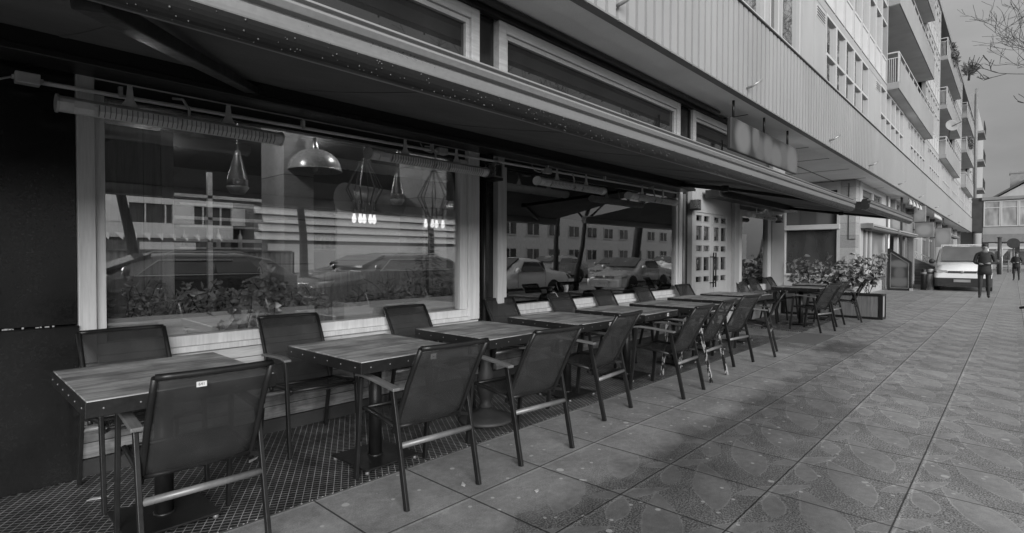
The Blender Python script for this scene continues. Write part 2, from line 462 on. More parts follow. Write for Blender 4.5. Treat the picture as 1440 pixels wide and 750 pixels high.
    h = mth(nt, 'ADD', h, mth(nt, 'MULTIPLY', st2, .12))
    finish(nt, val, rgh, 0, .5, h, .55, .006)
    return m
M['paving'] = paving()

def rubbermat():
    m, nt, n, l = newmat('mosaic_mat')
    v = coords(nt, False)
    mp = N(nt, 'ShaderNodeMapping'); l.new(v, mp.inputs['Vector']); mp.inputs['Rotation'].default_value = (0,0,math.radians(31))
    b = N(nt, 'ShaderNodeTexBrick', i={'Scale': 1., 'Mortar Size': .0021, 'Brick Width': .040, 'Row Height': .031, 'Mortar Smooth': .15})
    b.offset = 0.
    b.inputs['Color1'].default_value = (.011,.011,.011,1); b.inputs['Color2'].default_value = (.024,.024,.024,1); b.inputs['Mortar'].default_value = (.34,.34,.34,1)
    l.new(mp.outputs[0], b.inputs['Vector'])
    s = N(nt, 'ShaderNodeSeparateColor'); l.new(b.outputs['Color'], s.inputs[0])
    a = noise(nt, v, 5., 5, .65)
    val = mth(nt, 'MULTIPLY', s.outputs[0], maprange(nt, a, .33, .68, .45, 1.5, False))
    d = noise(nt, v, 14., 4, .7)
    val = mth(nt, 'ADD', val, maprange(nt, d, .62, .8, 0., .10))
    hh = mth(nt, 'SUBTRACT', 1., b.outputs['Fac'])
    finish(nt, val, .55, 0, .4, hh, .4, .004)
    return m
M['mat'] = rubbermat()

# ------------------------------------------------------------------ camera
f_px, yaw, pitch, roll = 761.994, math.radians(42.80446), math.radians(-1.0589), math.radians(.1338)
fwd = Vector((math.cos(yaw)*math.cos(pitch), math.sin(yaw)*math.cos(pitch), math.sin(pitch)))
rt = Vector((math.sin(yaw), -math.cos(yaw), 0)); up = rt.cross(fwd)
rt2 = rt*math.cos(roll)+up*math.sin(roll); up2 = up*math.cos(roll)-rt*math.sin(roll)
cam = bpy.data.cameras.new('camera'); co = bpy.data.objects.new('camera', cam); COL.objects.link(co)
cam.sensor_width = 36; cam.sensor_fit = 'HORIZONTAL'; cam.lens = f_px/1440*36
cam.clip_start = .05; cam.clip_end = 2000
mw = Matrix((rt2, up2, -fwd)).transposed().to_4x4(); mw.translation = (0,0,H)
co.matrix_world = mw
S.camera = co

# ------------------------------------------------------------------ world and sun
SUN_EL, SUN_AZ = math.radians(15), math.radians(211)     # azimuth clockwise from +Y
wd = bpy.data.worlds.new('World'); S.world = wd; wd.use_nodes = True
nt = wd.node_tree; nt.nodes.clear()
sky = N(nt, 'ShaderNodeTexSky', sky_type='NISHITA'); sky.sun_disc = False
sky.sun_elevation = SUN_EL; sky.sun_rotation = SUN_AZ
sky.air_density = 1.6; sky.dust_density = 5.; sky.ozone_density = 1.
bw = N(nt, 'ShaderNodeRGBToBW'); nt.links.new(sky.outputs[0], bw.inputs[0])
gv = N(nt, 'ShaderNodeTexCoord').outputs['Generated']
cl = noise(nt, scalevec(nt, gv, (1.,1.,2.6)), 2.6, 6, .55)
clf = maprange(nt, cl, .32, .70, .82, 1.16)
vz = N(nt, 'ShaderNodeSeparateXYZ'); nt.links.new(gv, vz.inputs[0])
# overcast: cloud evens the sky out and leaves it about three times brighter overhead than at the horizon
grad = mth(nt, 'ADD', mth(nt, 'MULTIPLY', mth(nt, 'MAXIMUM', vz.outputs[2], 0.), 2.95), 1.3)
lobe = N(nt, 'ShaderNodeVectorMath', operation='DOT_PRODUCT'); nt.links.new(gv, lobe.inputs[0]); lobe.inputs[1].default_value = (0., .77, .64)
grad = mth(nt, 'ADD', grad, mth(nt, 'MULTIPLY', mth(nt, 'POWER', mth(nt, 'MAXIMUM', lobe.outputs['Value'], 0.), 3.), 9.))   # unseen bright lobe added to light the street opposite
even = mixf(nt, .85, mth(nt, 'MINIMUM', bw.outputs[0], 8.), grad)
val = mth(nt, 'MULTIPLY', even, clf)
bg = N(nt, 'ShaderNodeBackground', i={'Strength': .05}); wo = N(nt, 'ShaderNodeOutputWorld')
cc = N(nt, 'ShaderNodeCombineColor')
for i in range(3): nt.links.new(val, cc.inputs[i])
nt.links.new(cc.outputs[0], bg.inputs[0]); nt.links.new(bg.outputs[0], wo.inputs[0])
sd = bpy.data.lights.new('sun', 'SUN'); sd.energy = 1.4; sd.angle = math.radians(40); sd.color = (1,1,1)
so = bpy.data.objects.new('sun', sd); COL.objects.link(so)
sdir = Vector((math.sin(SUN_AZ)*math.cos(SUN_EL), math.cos(SUN_AZ)*math.cos(SUN_EL), math.sin(SUN_EL)))
so.rotation_euler = sdir.to_track_quat('Z', 'Y').to_euler(); so.location = (0,-5,30)
S.view_settings.view_transform = 'Standard'; S.view_settings.look = 'None'; S.view_settings.gamma = 1
S.view_settings.exposure = 1.9
S.view_settings.use_curve_mapping = False
S.cycles.max_bounces = 8; S.cycles.transparent_max_bounces = 24; S.cycles.caustics_reflective = False; S.cycles.caustics_refractive = False

# ------------------------------------------------------------------ ground
tag(MB().poly([(-300,-300,-.13),(400,-300,-.13),(400,300,-.13),(-300,300,-.13)]).build('ground', M['asphalt']), kind='structure')
tag(MB().box(-40,95,-2.98,40,-.5,0).build('pavement', M['paving']), kind='structure')
tag(MB().box(-40,95,-3.14,-2.985,-.5,.004).build('kerb', M['kerb'], bevel=.015), kind='structure')
tag(MB().box(-3,9.6,2.80,4.10,.001,.005).build('floor_mat', M['mat']), 'dark grid patterned mat under the row of tables along the shopfront', 'mat')
tag(MB().box(10.6,13.3,2.75,4.05,.001,.012).build('floor_mat', M['mat']), 'smaller dark mat under the far tables beside the planter', 'mat')
# metal cover plate
tag(MB().box(9.2,10.5,2.2,2.74,.002,.007).build('drain_cover', grey('cover_plate', .15, .6)), 'dark flat cover plate set in the paving past the chair row', 'drain cover')

# ------------------------------------------------------------------ restaurant front
W = 4.12
front = thing('restaurant', 'wood framed restaurant shopfront with large panes and black columns under the awning', 'shopfront', (0,W,0))
# dark glossy end wall with a ledge
wl = bx('side_panel', M['gloss_black'], (-3.5,.608,W,W+.25,.93,2.75), front)
lw = MB().box(-3.5,.612,W-.05,W+.25,.0,.925).build('lower_panel', M['gloss_black'], front, bevel=.008)
m = MB()
for i in range(26):
    x = random.uniform(-.3,.60); m.box(x, x+random.uniform(.004,.02), W-.045, W-.035, .9255, .9255+random.uniform(.003,.009))
m.build('ledge_droplets', M['white'], lw)['kind'] = 'stuff'
bx('plinth', M['charcoal'], (.613,9.0,W-.03,W+.25,.0,.105), front)
def planks(x0, x1, lower=False):
    m = MB(); z = .107
    hs = [.205,.205] if lower else [.205,.205,.165]
    for h in hs:
        x = x0
        while x < x1-.01:
            L = min(random.uniform(1.3,2.4), x1-x)
            if x1-(x+L) < .5: L = x1-x
            m.box(x+.0015, x+L-.0015, W-.012-random.uniform(0,.004), W+.08, z+.002, z+h-.002); x += L
        z += h
        if z < .52 and not lower: m = MB()
    return m
pl = planks(.615, 3.918).build('plank_panel', M['plankwood'], front, bevel=.003)
for a_, b_ in ((.615,3.918),(4.192,8.628)): planks(a_, b_, True).build('lower_boards', M['darkboards'], front, bevel=.003)
pl = planks(4.192, 8.628).build('plank_panel', M['plankwood'], front, bevel=.003)
def bay(x0, x1, fl, fr, zt=2.42):
    """timber window bay: frame (posts, sill, head) with one pane"""
    f = MB()
    f.box(x0, x0+fl*.62, W-.03, W+.12, .69, zt); f.box(x0+fl*.62+.002, x0+fl, W-.005, W+.10, .80, zt-.1)
    f.box(x1-fr*.62, x1, W-.03, W+.12, .69, zt); f.box(x1-fr, x1-fr*.62-.002, W-.005, W+.10, .80, zt-.1)
    f.box(x0+fl*.62+.001, x1-fr*.62-.001, W-.055, W+.11, .688, .728).box(x0+fl*.62+.001, x1-fr*.62-.001, W-.02, W+.11, .728, .799)
    fo = f.build('window', M['framewood'], front, bevel=.004)
    MB().box(x0+fl*.62+.001, x1-fr*.62-.001, W+.111, W+.2, .70, .736).build('sill', M['framewood_h'], fo, bevel=.004)
    MB().box(x0+fl*.62+.001, x1-fr*.62-.001, W+.03, W+.11, zt-.1, zt).build('head_rail', M['black'], fo)
    MB().box(x0+fl-.004, x1-fr+.004, W+.035, W+.043, .797, zt-.098).build('pane', M['pane'], fo)
    return fo
bay(.613, 3.918, .14, .245)
bay(4.192, 8.628, .165, .18)
for a, b in ((3.92,4.19),(8.63,8.97)):
    MB().box(a,b,W+.04,W+.25,.0,3.9).build('column', M['gloss_black'], front)
MB().tube([(4.02,W+.005,.1),(4.02,W+.005,2.15)],.022,10).build('downpipe', M['dark_metal'], front)
MB().tube([(8.70,W-.01,.1),(8.70,W-.01,2.4)],.035,12).build('downpipe', M['frame_grey'], front)
bx('column', M['doorpost'], (9.03,9.17,W-.02,W+.25,0,2.6), front, .006)
# recessed double door
DW = W+.03
door = MB().box(9.172,10.73,DW-.02,DW+.10,2.14,2.6).build('door_header', M['doorpaint'], front, bevel=.004)
def leafdoor(x0, x1, pull):
    w = x1-x0; d = MB()
    cols = [(x0+.085, x0+w/2-.025), (x0+w/2+.025, x1-.085)]
    rows = [(.70,.90),(1.0,1.36),(1.44,1.62),(1.70,2.0)] if False else [(.875,1.0),(1.08,1.35),(1.43,1.56),(1.63,1.91),(1.97,2.10)]
    xs = [x0, cols[0][0], cols[0][1], cols[1][0], cols[1][1], x1]
    for i in (0,2,4): d.box(xs[i], xs[i+1], DW, DW+.05, .02, 2.14)
    zs = [.02]+[z for r in rows for z in r]+[2.14]
    for (a, b) in cols:
        for k in range(0, len(zs), 2): d.box(a+.0005, b-.0005, DW+.001, DW+.049, zs[k], zs[k+1])
    for (a, b) in cols:      # mouldings
        for (z0, z1) in rows:
            t = .014
            d.box(a, a+t, DW-.012, DW+.02, z0, z1); d.box(b-t, b, DW-.012, DW+.02, z0, z1)
            d.box(a+t, b-t, DW-.012, DW+.02, z0, z0+t); d.box(a+t, b-t, DW-.012, DW+.02, z1-t, z1)
    d.box(x0+.12, x1-.12, DW-.012, DW, .14, .76)
    o = d.build('door', M['doorpaint'], front, bevel=.003)
    for (a, b) in cols:
        for (z0, z1) in rows: MB().box(a, b, DW+.022, DW+.028, z0, z1).build('pane', M['pane_clear'], o)
    hx = x1-.05 if pull else x0+.05
    MB().tube([(hx,DW-.07,.78),(hx,DW-.07,1.42)],.014,8).tube([(hx,DW-.07,.86),(hx,DW,.86)],.010,6).tube([(hx,DW-.07,1.34),(hx,DW,1.34)],.010,6).build('handle', M['black'], o)
leafdoor(9.175, 9.95, True); leafdoor(9.953, 10.728, False)
MB().box(10.732,10.95,DW+.01,DW+.1,0,2.6).build('reveal', M['doorpost'], front)
bx('column', M['doorpost'], (10.952,11.18,W-.04,W+.25,0,2.6), front, .006)
f = MB(); f.box(11.182,11.38,W-.02,W+.1,.60,2.3); f.box(12.96,13.2,W-.02,W+.1,.60,2.3)
f.box(11.381,12.959,W-.03,W+.1,.60,.74).box(11.381,12.959,W-.01,W+.1,2.2,2.3)
fo = f.build('window', M['framewood'], front, bevel=.004)
MB().box(11.376,12.964,W+.035,W+.043,.738,2.21).build('pane', M['pane'], fo)
bx('apron', M['doorpaint'], (11.182,13.2,W,W+.2,0,.598), front)
bx('column', M['doorpost'], (13.202,14.1,W-.04,W+2.2,0,3.9), front, .006)
bx('lintel', M['black'], (-3.5,13.2,W+.13,W+.5,2.43,2.80), front)
bx('lintel', M['black'], (-3.5,13.2,W+.06,W+.12,2.61,2.80), front)
# transom windows above the awning
def transom(x0, x1, z0=2.80, z1=3.885):
    t = .115; f = MB()
    f.box(x0, x0+t, W-.03, W+.10, z0, z1); f.box(x1-t, x1, W-.03, W+.10, z0, z1)
    f.box(x0+t+.0005, x1-t-.0005, W-.029, W+.10, z1-t, z1); f.box(x0+t+.0005, x1-t-.0005, W-.029, W+.10, z0, z0+t)
    s = .05
    f.box(x0+t, x0+t+s, W, W+.09, z0+t, z1-t); f.box(x1-t-s, x1-t, W, W+.09, z0+t, z1-t)
    f.box(x0+t+s, x1-t-s, W, W+.09, z1-t-s, z1-t); f.box(x0+t+s, x1-t-s, W, W+.09, z0+t, z0+t+s)
    o = f.build('transom_window', M['transomwood'], front, bevel=.006)
    MB().box(x0+t+.04, x1-t-.04, W+.04, W+.05, z0+t+.04, z1-t-.04).build('pane', M['pane_transom'], o)
transom(-1.2, 3.92); transom(4.21, 8.53); transom(9.02, 13.6)
bx('column', M['gloss_black'], (8.972,9.018,W+.02,W+.2,2.61,3.88), front)
MB().box(-3.5,14.1,W-.06,W+.02,3.89,3.955).tube([(-3.5,W-.10,3.975),(9.9,W-.10,3.975)],.045,10).build('gutter', M['black'], front)
# room behind the glass
room = thing('restaurant_interior', 'dim restaurant room seen through the big panes of the shopfront', 'interior', (0,W+.3,0))
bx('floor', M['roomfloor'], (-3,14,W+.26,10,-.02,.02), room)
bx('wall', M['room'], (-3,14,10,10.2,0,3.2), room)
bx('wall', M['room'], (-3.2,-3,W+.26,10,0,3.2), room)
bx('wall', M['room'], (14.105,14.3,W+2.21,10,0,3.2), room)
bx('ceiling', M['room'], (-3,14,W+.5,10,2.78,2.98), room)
bx('stone_column', M['stone'], (2.27,2.56,5.0,5.5,.02,2.775), room)
bx('stone_column', M['stone'], (4.35,4.75,5.6,6.1,.02,2.775), room)
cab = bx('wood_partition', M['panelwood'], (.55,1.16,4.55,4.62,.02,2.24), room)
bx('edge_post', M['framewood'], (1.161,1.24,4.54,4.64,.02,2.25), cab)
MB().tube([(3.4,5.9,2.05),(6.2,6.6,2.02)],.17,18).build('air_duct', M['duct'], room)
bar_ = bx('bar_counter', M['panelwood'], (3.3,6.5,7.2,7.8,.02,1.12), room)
sh = MB()
for z in (1.45,1.8,2.15): sh.box(2.7,6.8,9.6,9.95,z,z+.03)
sh.build('back_shelf', M['panelwood'], room)
bx('wall_panel', M['stone'], (5.0,6.4,8.9,8.96,.5,2.3), room)
st = MB()
for x in (1.5,2.2,3.0): st.box(x,x+.05,6.8,6.85,0,2.3)
for z in (1.5,1.75,2.0): st.box(1.3,3.1,6.8,6.85,z,z+.035)
st.build('metal_rack', M['galv'], room)
for x, y in ((1.9,8.2),(3.2,6.6),(5.6,7.0),(7.4,7.4),(10,7),(1.55,4.72),(3.0,4.62),(5.2,4.66),(6.7,4.66)):  # the last four, close behind the panes, are added as fill
    MB().lathe([(.04,.0),(.04,.03),(.0,.03)], (x,y,2.74),10).build('ceiling_spot_fill', M['spot'], room)
for x, y in ((1.9,8.2),(3.2,6.6),(5.6,7.0),(7.4,7.4),(1.55,4.72),(3.0,4.62),(5.2,4.66),(6.7,4.66)):      # lamps at the ceiling spots, and added fill lamps close behind the panes
    ld = bpy.data.lights.new('room_spot_fill', 'POINT'); ld.energy = 7; ld.shadow_soft_size = .06
    lo = bpy.data.objects.new('room_spot_fill', ld); COL.objects.link(lo); lo.location = (x,y,2.66)
# bottles on the back shelf
bl = []
for i in range(22):
    z = random.choice((1.48,1.83)); x = 2.8+i*.17+random.uniform(-.03,.03); h = random.uniform(.24,.32)
    o = MB().lathe([(.0,0),(.036,0),(.036,h*.6),(.012,h*.78),(.012,h),(.0,h)], (x,9.75,z),8).build('bottle', random.choice([M['copper'],M['charcoal'],M['galv']]), None, (x,9.75,z))
    tag(o, 'small bottle standing on the dim back shelf inside the restaurant', 'bottle', 'bottles on the shelf inside')

# pendant lamps inside
def dome(x, y, zb, r, label):
    t = thing('pendant_lamp', label, 'lamp', (x,y,zb), group='pendant lamps inside the restaurant')
    prof = [(r*math.cos(a*PI/2/9)+.0, r*.84*math.sin(a*PI/2/9)) for a in range(10)]
    prof[-1] = (.03, r*.84)
    m = MB().lathe(prof, (x,y,zb), 28); m.lathe([(r-.004,0)]+[(p*.985,q*.97) for p, q in prof[1:]], (x,y,zb), 28)
    m.lathe([(r-.002,-.008),(r+.006,-.004),(r+.006,.004),(r-.002,.008)], (x,y,zb), 28)
    m.build('lamp_shade', M['lampmetal'], t)
    MB().lathe([(.03,0),(.035,.03),(.022,.06),(.022,.11),(.0,.11)], (x,y,zb+r*.82), 12).build('cap', M['steel'], t)
    c = MB(); z = zb+r*.82+.11
    while z < 2.76: c.tube([(x,y,z),(x,y,z+.012)],.008,6); c.tube([(x,y,z+.012),(x,y,z+.024)],.004,5); z += .024
    c.build('chain', M['steel'], t)
    MB().ell((x,y,zb+.03),(.03,.03,.045),10,7).build('bulb', M['label'], t)
dome(2.54, 4.93, 2.16, .245, 'wide metal dome lamp hanging behind the first pane beside the stone column')
dome(6.95, 4.95, 2.24, .27, 'metal dome lamp hanging behind the second pane under the heaters')
def cone(x, y, zb, label, s=1.):
    t = thing('pendant_lamp', label, 'lamp', (x,y,zb), group='pendant lamps inside the restaurant')
    MB().lathe([(.074*s,.12),(.060*s,.18),(.028*s,.33),(.018*s,.37),(.0,.37)], (x,y,zb), 16).build('lamp_shade', M['copper'], t)
    MB().lathe([(.0,0),(.052*s,.0),(.082*s,.05),(.082*s,.06)], (x,y,zb), 16).build('glass_cup', M['galv'], t)
    MB().lathe([(.07*s,.061),(.075*s,.065),(.075*s,.119)], (x,y,zb), 16).build('band', M['steel'], t)
    MB().tube([(x,y,zb+.37),(x,y,2.77)],.006,6).build('cord', M['steel'], t)
cone(1.84, 4.95, 1.88, 'long cone shaped pendant lamp hanging beside the rack behind the first pane', 1.1)
cone(3.50, 4.95, 1.90, 'narrow bottle shaped pendant lamp hanging below the second heater', .95)
def cage(x, y, zb, nb, label):
    t = thing('pendant_lamp', label, 'lamp', (x,y,zb), group='pendant lamps inside the restaurant')
    m = MB()
    for k in range(8):
        a = 2*PI*k/8; c, s_ = math.cos(a), math.sin(a)
        m.tube([(x+.02*c,y+.02*s_,zb+.62),(x+.13*c,y+.13*s_,zb+.42),(x+.19*c,y+.19*s_,zb+.30),(x+.08*c,y+.08*s_,zb+.08)],.006,5)
    m.build('wire_cage', M['dark_metal'], t)
    MB().tube([(x,y,zb+.62),(x,y,2.77)],.006,6).build('cord', M['dark_metal'], t)
    for k in range(nb):
        bxx = x-.12+.24*k/max(1,nb-1)
        MB().lathe([(.0,0),(.019,.013),(.024,.04),(.015,.075),(.012,.10)], (bxx,y-.02*(k%2),zb-.06), 10).build('bulb', M['bulb'], t)
        MB().tube([(bxx,y-.02*(k%2),zb+.04),(bxx,y-.02*(k%2),zb+.18)],.012,6).build('socket', M['dark_metal'], t)
cage(3.12, 5.0, 1.74, 5, 'wire cage lamp with five lit bulbs hanging behind the first pane')
cage(4.05, 5.0, 1.73, 4, 'wire cage lamp with four lit bulbs near the right end of the first pane')

# planter boxes on the inner sill
def pbox(x0, x1, label, z0=.745, h=.19, y=4.33):
    t = thing('planter_box', label, 'planter', ((x0+x1)/2,y,z0), group='wooden planter boxes behind the panes')
    MB().box(x0,x1,y-.10,y-.082,z0,z0+h).box(x0,x0+.018,y-.081,y+.10,z0,z0+h).box(x1-.018,x1,y-.081,y+.10,z0,z0+h).box(x0+.019,x1-.019,y+.082,y+.10,z0,z0+h).build('box_panel', M['boxwood'], t, bevel=.002)
    MB().box(x0+.019,x1-.019,y-.081,y+.081,z0+.05,z0+h-.03).build('soil', M['soil'], t)
pbox(.78, 2.17, 'long pale wooden planter box behind the left half of the first pane')
pbox(2.44, 3.86, 'long pale wooden planter box behind the right half of the first pane')
pbox(4.45, 5.85, 'pale planter box behind the left part of the second pane', .74,.15)
pbox(6.15, 7.2, 'short pale planter box in the middle of the second pane', .74,.16)
pbox(7.5, 8.42, 'short pale planter box at the right end of the second pane', .74,.17)
bx('sill_shelf', M['panelwood'], (.6,8.6,4.22,4.6,.70,.738), room)

def plant(x, y, z, kind, label, s=1., grp='leafy plants in the window planter boxes', mat='leaf_in'):
    t = thing('sill_plant', label, 'plant', (x,y,z), group=grp)
    lf, stm = MB(), MB()
    if kind == 'fern':
        for k in range(26):
            a = random.uniform(0,2*PI); tilt = random.uniform(.25,1.25); L = random.uniform(.18,.36)*s
            p = Vector((x+random.uniform(-.1,.1)*s, y, z)); pts = [p]
            for q in range(5):
                tt = tilt+q*.18; p = p+Vector((math.cos(a)*math.sin(tt), math.sin(a)*math.sin(tt)*.35, math.cos(tt)))*L/5; pts.append(p)
            stm.tube(pts,.002,4,False)
            for q in range(1,6):
                dd = (pts[q]-pts[q-1]).normalized()
                for sg in (-1,1):
                    sd_ = dd.cross(Vector((0,1,0)))*sg*.8+dd*.6
                    lf.leaf(pts[q], sd_, .075*s, .022*s)
    elif kind == 'ivy':
        for k in range(15):
            a = random.uniform(0,2*PI); p = Vector((x+random.uniform(-.22,.22)*s, y+random.uniform(-.05,.03), z)); pts = [p]
            hang = k < 6
            for q in range(7):
                if hang: d = Vector((random.uniform(-.4,.4), -.55 if q < 2 else -.02, .35 if q < 2 else -1.))
                else: d = Vector((math.cos(a)*.6+random.uniform(-.4,.4), random.uniform(-.25,.15), 1.0-q*.22))
                p = p+d.normalized()*.06*s
                if p.y < W+.07: p.y = W+.07
                pts.append(p)
                for r_ in range(3):
                    lf.leaf(p, Vector((random.uniform(-1,1), random.uniform(-.9,.3), random.uniform(-.8,.5))), random.uniform(.05,.085)*s, random.uniform(.045,.07)*s)
            stm.tube(pts,.003,4,False)
    else:
        for k in range(12):
            a = random.uniform(0,2*PI); L = random.uniform(.14,.40)*s
            p = Vector((x+random.uniform(-.2,.2)*s, y+random.uniform(-.05,.05), z)); pts = [p]
            d = Vector((math.cos(a)*.45, math.sin(a)*.2, 1)).normalized()
            n = 6
            for q in range(n):
                p = p+d*L/n+Vector((random.uniform(-.01,.01),0,0)); pts.append(p)
                for r_ in range(4):
                    lf.leaf(p, Vector((random.uniform(-1,1), random.uniform(-.6,.6), random.uniform(-.3,.9))), random.uniform(.035,.07)*s, random.uniform(.02,.035)*s)
            stm.tube(pts,.003,4,False)
    lf.build('foliage', M[mat], t); stm.build('stem', M['bark'], t)
ps = [(.90,'bush',1.0,'low broad leaved plant at the left end of the first pane'),
      (1.18,'fern',1.0,'feathery fern in the left planter box behind the nearest wall chair'),
      (1.42,'bush',.85,'small dark bushy plant in the middle of the left planter box'),
      (1.66,'ivy',1.3,'trailing ivy spilling down the front of the left planter box'),
      (1.86,'bush',1.25,'tall bushy plant beside the trailing ivy'),
      (2.16,'fern',1.1,'spiky fern hanging over the right end of the left planter box'),
      (2.62,'fern',.8,'small fern at the left end of the right planter box'),
      (2.98,'fern',1.25,'large spreading fern in the right planter box'),
      (3.32,'bush',1.1,'bushy plant in the right planter box below the four bulb lamp'),
      (3.62,'bush',.9,'low leafy plant at the right end of the first pane'),
      (4.62,'bush',1.1,'dense plant at the left end of the second pane'),
      (4.98,'bush',1.3,'dense bushy plant in the first box of the second pane'),
      (5.35,'ivy',1.2,'ivy trailing over the first box of the second pane'),
      (5.72,'bush',1.4,'tall bushy plant at the right of the first box in the second pane'),
      (6.4,'bush',.95,'sparse plant in the middle box of the second pane'),
      (6.9,'fern',.8,'small fern at the right of the middle box of the second pane'),
      (7.9,'fern',.75,'small fern in the last box of the second pane')]
for x, k, s_, lb in ps: plant(x, 4.33, .90 if x < 4.2 else .865, k, lb, s_*(.8 if x < 4.2 else 1.05))
# indoor fir tree
t = thing('indoor_tree', 'dark fir shaped indoor tree standing behind the right end of the first pane', 'plant', (3.95,5.0,0))
lf = MB()
for i in range(420):
    z = random.uniform(.5,1.62); r = (1.68-z)*.33; a = random.uniform(0,2*PI)
    lf.leaf((3.95+math.cos(a)*r*random.uniform(.2,1), 5.0+math.sin(a)*r*random.uniform(.2,1), z), (math.cos(a),math.sin(a),-.3), .09,.018)
lf.build('foliage', M['leaf'], t); MB().tube([(3.95,5.0,0),(3.95,5.0,1.66)],.02,6).build('trunk', M['bark'], t)

# ------------------------------------------------------------------ awnings
def awning(x0, x1, yb, zb, label, arms, end_caps=True, dz=0.):
    t = thing('awning', label, 'awning', (x0,3.95,2.6), group='black fabric awnings along the restaurant front')
    MB().box(x0,x1,3.80,4.06,2.405,2.53).box(x0,x1,3.785,3.80,2.398,2.44).build('cassette', M['alu_dark'], t, bevel=.006)
    zt = zb+.118
    # fabric with a slight sag
    n = 12; fm = MB(); b = 0; ys = [3.86+(yb+.02-3.86)*i/n for i in range(n+1)]
    zs = [2.545+(zt-2.545)*i/n-.03*math.sin(PI*i/n) for i in range(n+1)]
    prof = [(ys[i],zs[i]) for i in range(n+1)]+[(ys[i],zs[i]-.006) for i in range(n,-1,-1)]
    for i in range(n): fm.prism([(ys[i],zs[i]),(ys[i+1],zs[i+1]),(ys[i+1],zs[i+1]-.006),(ys[i],zs[i]-.006)], 'x', x0+.03, x1-.03)
    fm.build('fabric', M['fabric'], t)
    sm_ = MB(); x = x0+1.2
    while x < x1-.3:
        for i in range(n): sm_.prism([(ys[i],zs[i]-.0065),(ys[i+1],zs[i+1]-.0065),(ys[i+1],zs[i+1]-.0095),(ys[i],zs[i]-.0095)], 'x', x, x+.03)
        x += 1.2
    sm_.build('seam', M['fabric'], t)['kind'] = 'stuff'
    # front bar: rounded aluminium profile with gutters
    pf = []
    for k in range(11):
        a = PI*.5+PI*k/10
        pf.append((yb+.03+.055*math.cos(a)*-1*-1, zb+.055+.055*math.sin(a)))
    prof = [(yb+.085,zb+.115),(yb+.085,zb+.012)]
    for k in range(9):
        a = -PI/2-PI*.5*k/8
        prof.append((yb+.03+.06*math.cos(a), zb+.06+.06*math.sin(a)))
    prof += [(yb-.03,zb+.085),(yb-.012,zb+.088),(yb-.012,zb+.098),(yb-.036,zb+.101),(yb-.044,zb+.122),(yb-.036,zb+.132),(yb+.0,zb+.136),(yb+.0,zb+.152),(yb-.018,zb+.156),(yb-.012,zb+.166),(yb+.06,zb+.16)]
    fb = MB().prism(prof, 'x', x0, x1); fb.build('front_bar', M['alu'], t, bevel=.002)
    MB().prism([(yb+.03+.0608*math.cos(a_),zb+.06+.0608*math.sin(a_)) for a_ in [-PI/2+.9-2.2*k/10 for k in range(11)]]+[(yb+.03,zb+.06)], 'x', x0+.001, x1-.001).build('front_cover', M['alu_dark'], t)
    d = MB()
    for i in range(int((x1-x0)*75)):
        x = random.uniform(x0,x1); a = random.uniform(-PI/2-.1,-PI*.93); r = .0615
        d.ell((x, yb+.03+r*math.cos(a), zb+.06+r*math.sin(a)), (random.uniform(.0014,.0036),)*3, 6, 4)
    d.build('raindrops', M['drop'], t)['kind'] = 'stuff'
    for (sx, ex, ey, fx) in arms:
        e = Vector((ex,ey,2.42+(zb-2.42)*(3.8-ey)/(3.8-yb)+.0)); s0 = Vector((sx,3.83,2.47))
        a = MB().bar(s0, e, .075, .05); a.tube([s0-Vector((0,0,.04)), s0+Vector((0,0,.04))],.05,10)
        if fx is not None: a.bar(e, (fx,yb+.08,zb+.07), .05, .04); a.tube([e-Vector((0,0,.035)), e+Vector((0,0,.035))],.045,10)
        a.build('folding_arm', M['black'], t, bevel=.006)
    if end_caps:
        for x in (x0-.006, x1+.001): MB().prism([(p-.0,q) for p, q in prof], 'x', x, x+.006).build('end_cap', M['alu_dark'], t)
awning(-1.9, 8.45, 1.60, 1.957, 'long black awning reaching over the nearest tables with a wet metal front bar', [(1.52,.28,1.72,None),(8.05,6.5,2.55,7.9)])
awning(9.45, 14.05, 1.60, 2.045, 'shorter black awning over the restaurant door with a metal front bar', [(13.6,12.2,2.5,13.4)])

# heaters on the wall
def heater(x0, x1, label, fins=True):
    y, z = 3.86, 2.175
    t = thing('patio_heater', label, 'heater', ((x0+x1)/2,y,z), group='tube heaters above the panes')
    th = MB(); prof = [(y+.058*math.cos(a), z+.044*math.sin(a)) for a in [PI*2*k/14 for k in range(14)]]
    th.prism(prof, 'x', x0, x1); th.build('housing', M['heater'], t)
    for k in range(len([0])):
        g = MB(); L = x1-x0
        for a, b in ((.05,.12),(.14,.46),(.50,.60),(.62,.95)):
            g.prism([(y-.060,z+.017),(y-.062,z-.020),(y-.038,z-.045),(y-.026,z-.048),(y-.026,z-.040),(y-.050,z-.014)], 'x', x0+L*a, x0+L*b)
        g.build('reflector', M['heater'], t)
        fn = MB(); x = x0+L*.14
        while x < x0+L*.95:
            fn.prism([(y-.0635,z+.014),(y-.065,z-.022),(y-.039,z-.0485),(y-.036,z-.044)], 'x', x, x+.004); x += .026
        fn.build('grille', M['shopmid'], t)['kind'] = 'stuff'
    for x in (x0-.012, x1): MB().prism([(y+.064*math.cos(a), z+.050*math.sin(a)) for a in [PI*2*k/14 for k in range(14)]], 'x', x, x+.012).build('end_cap', M['galv'], t)
    for fx in (.27,.72):
        x = x0+(x1-x0)*fx
        MB().prism([(x-.045,z+.046),(x+.045,z+.046),(x+.02,z+.09),(x+.012,z+.17),(x-.012,z+.17),(x-.02,z+.09)], 'y', y-.004, y+.004).build('bracket', M['galv'], t)
    x = x0+(x1-x0)*.5
    MB().tube([(x-.04,y+.06,z+.16),(x-.0,y-.0,z+.15),(x+.035,y,z+.09),(x+.035,y,z+.042)],.009,6).build('cable', M['white'], t)
heater(.50, 1.72, 'nearest tube heater above the left end of the first pane')
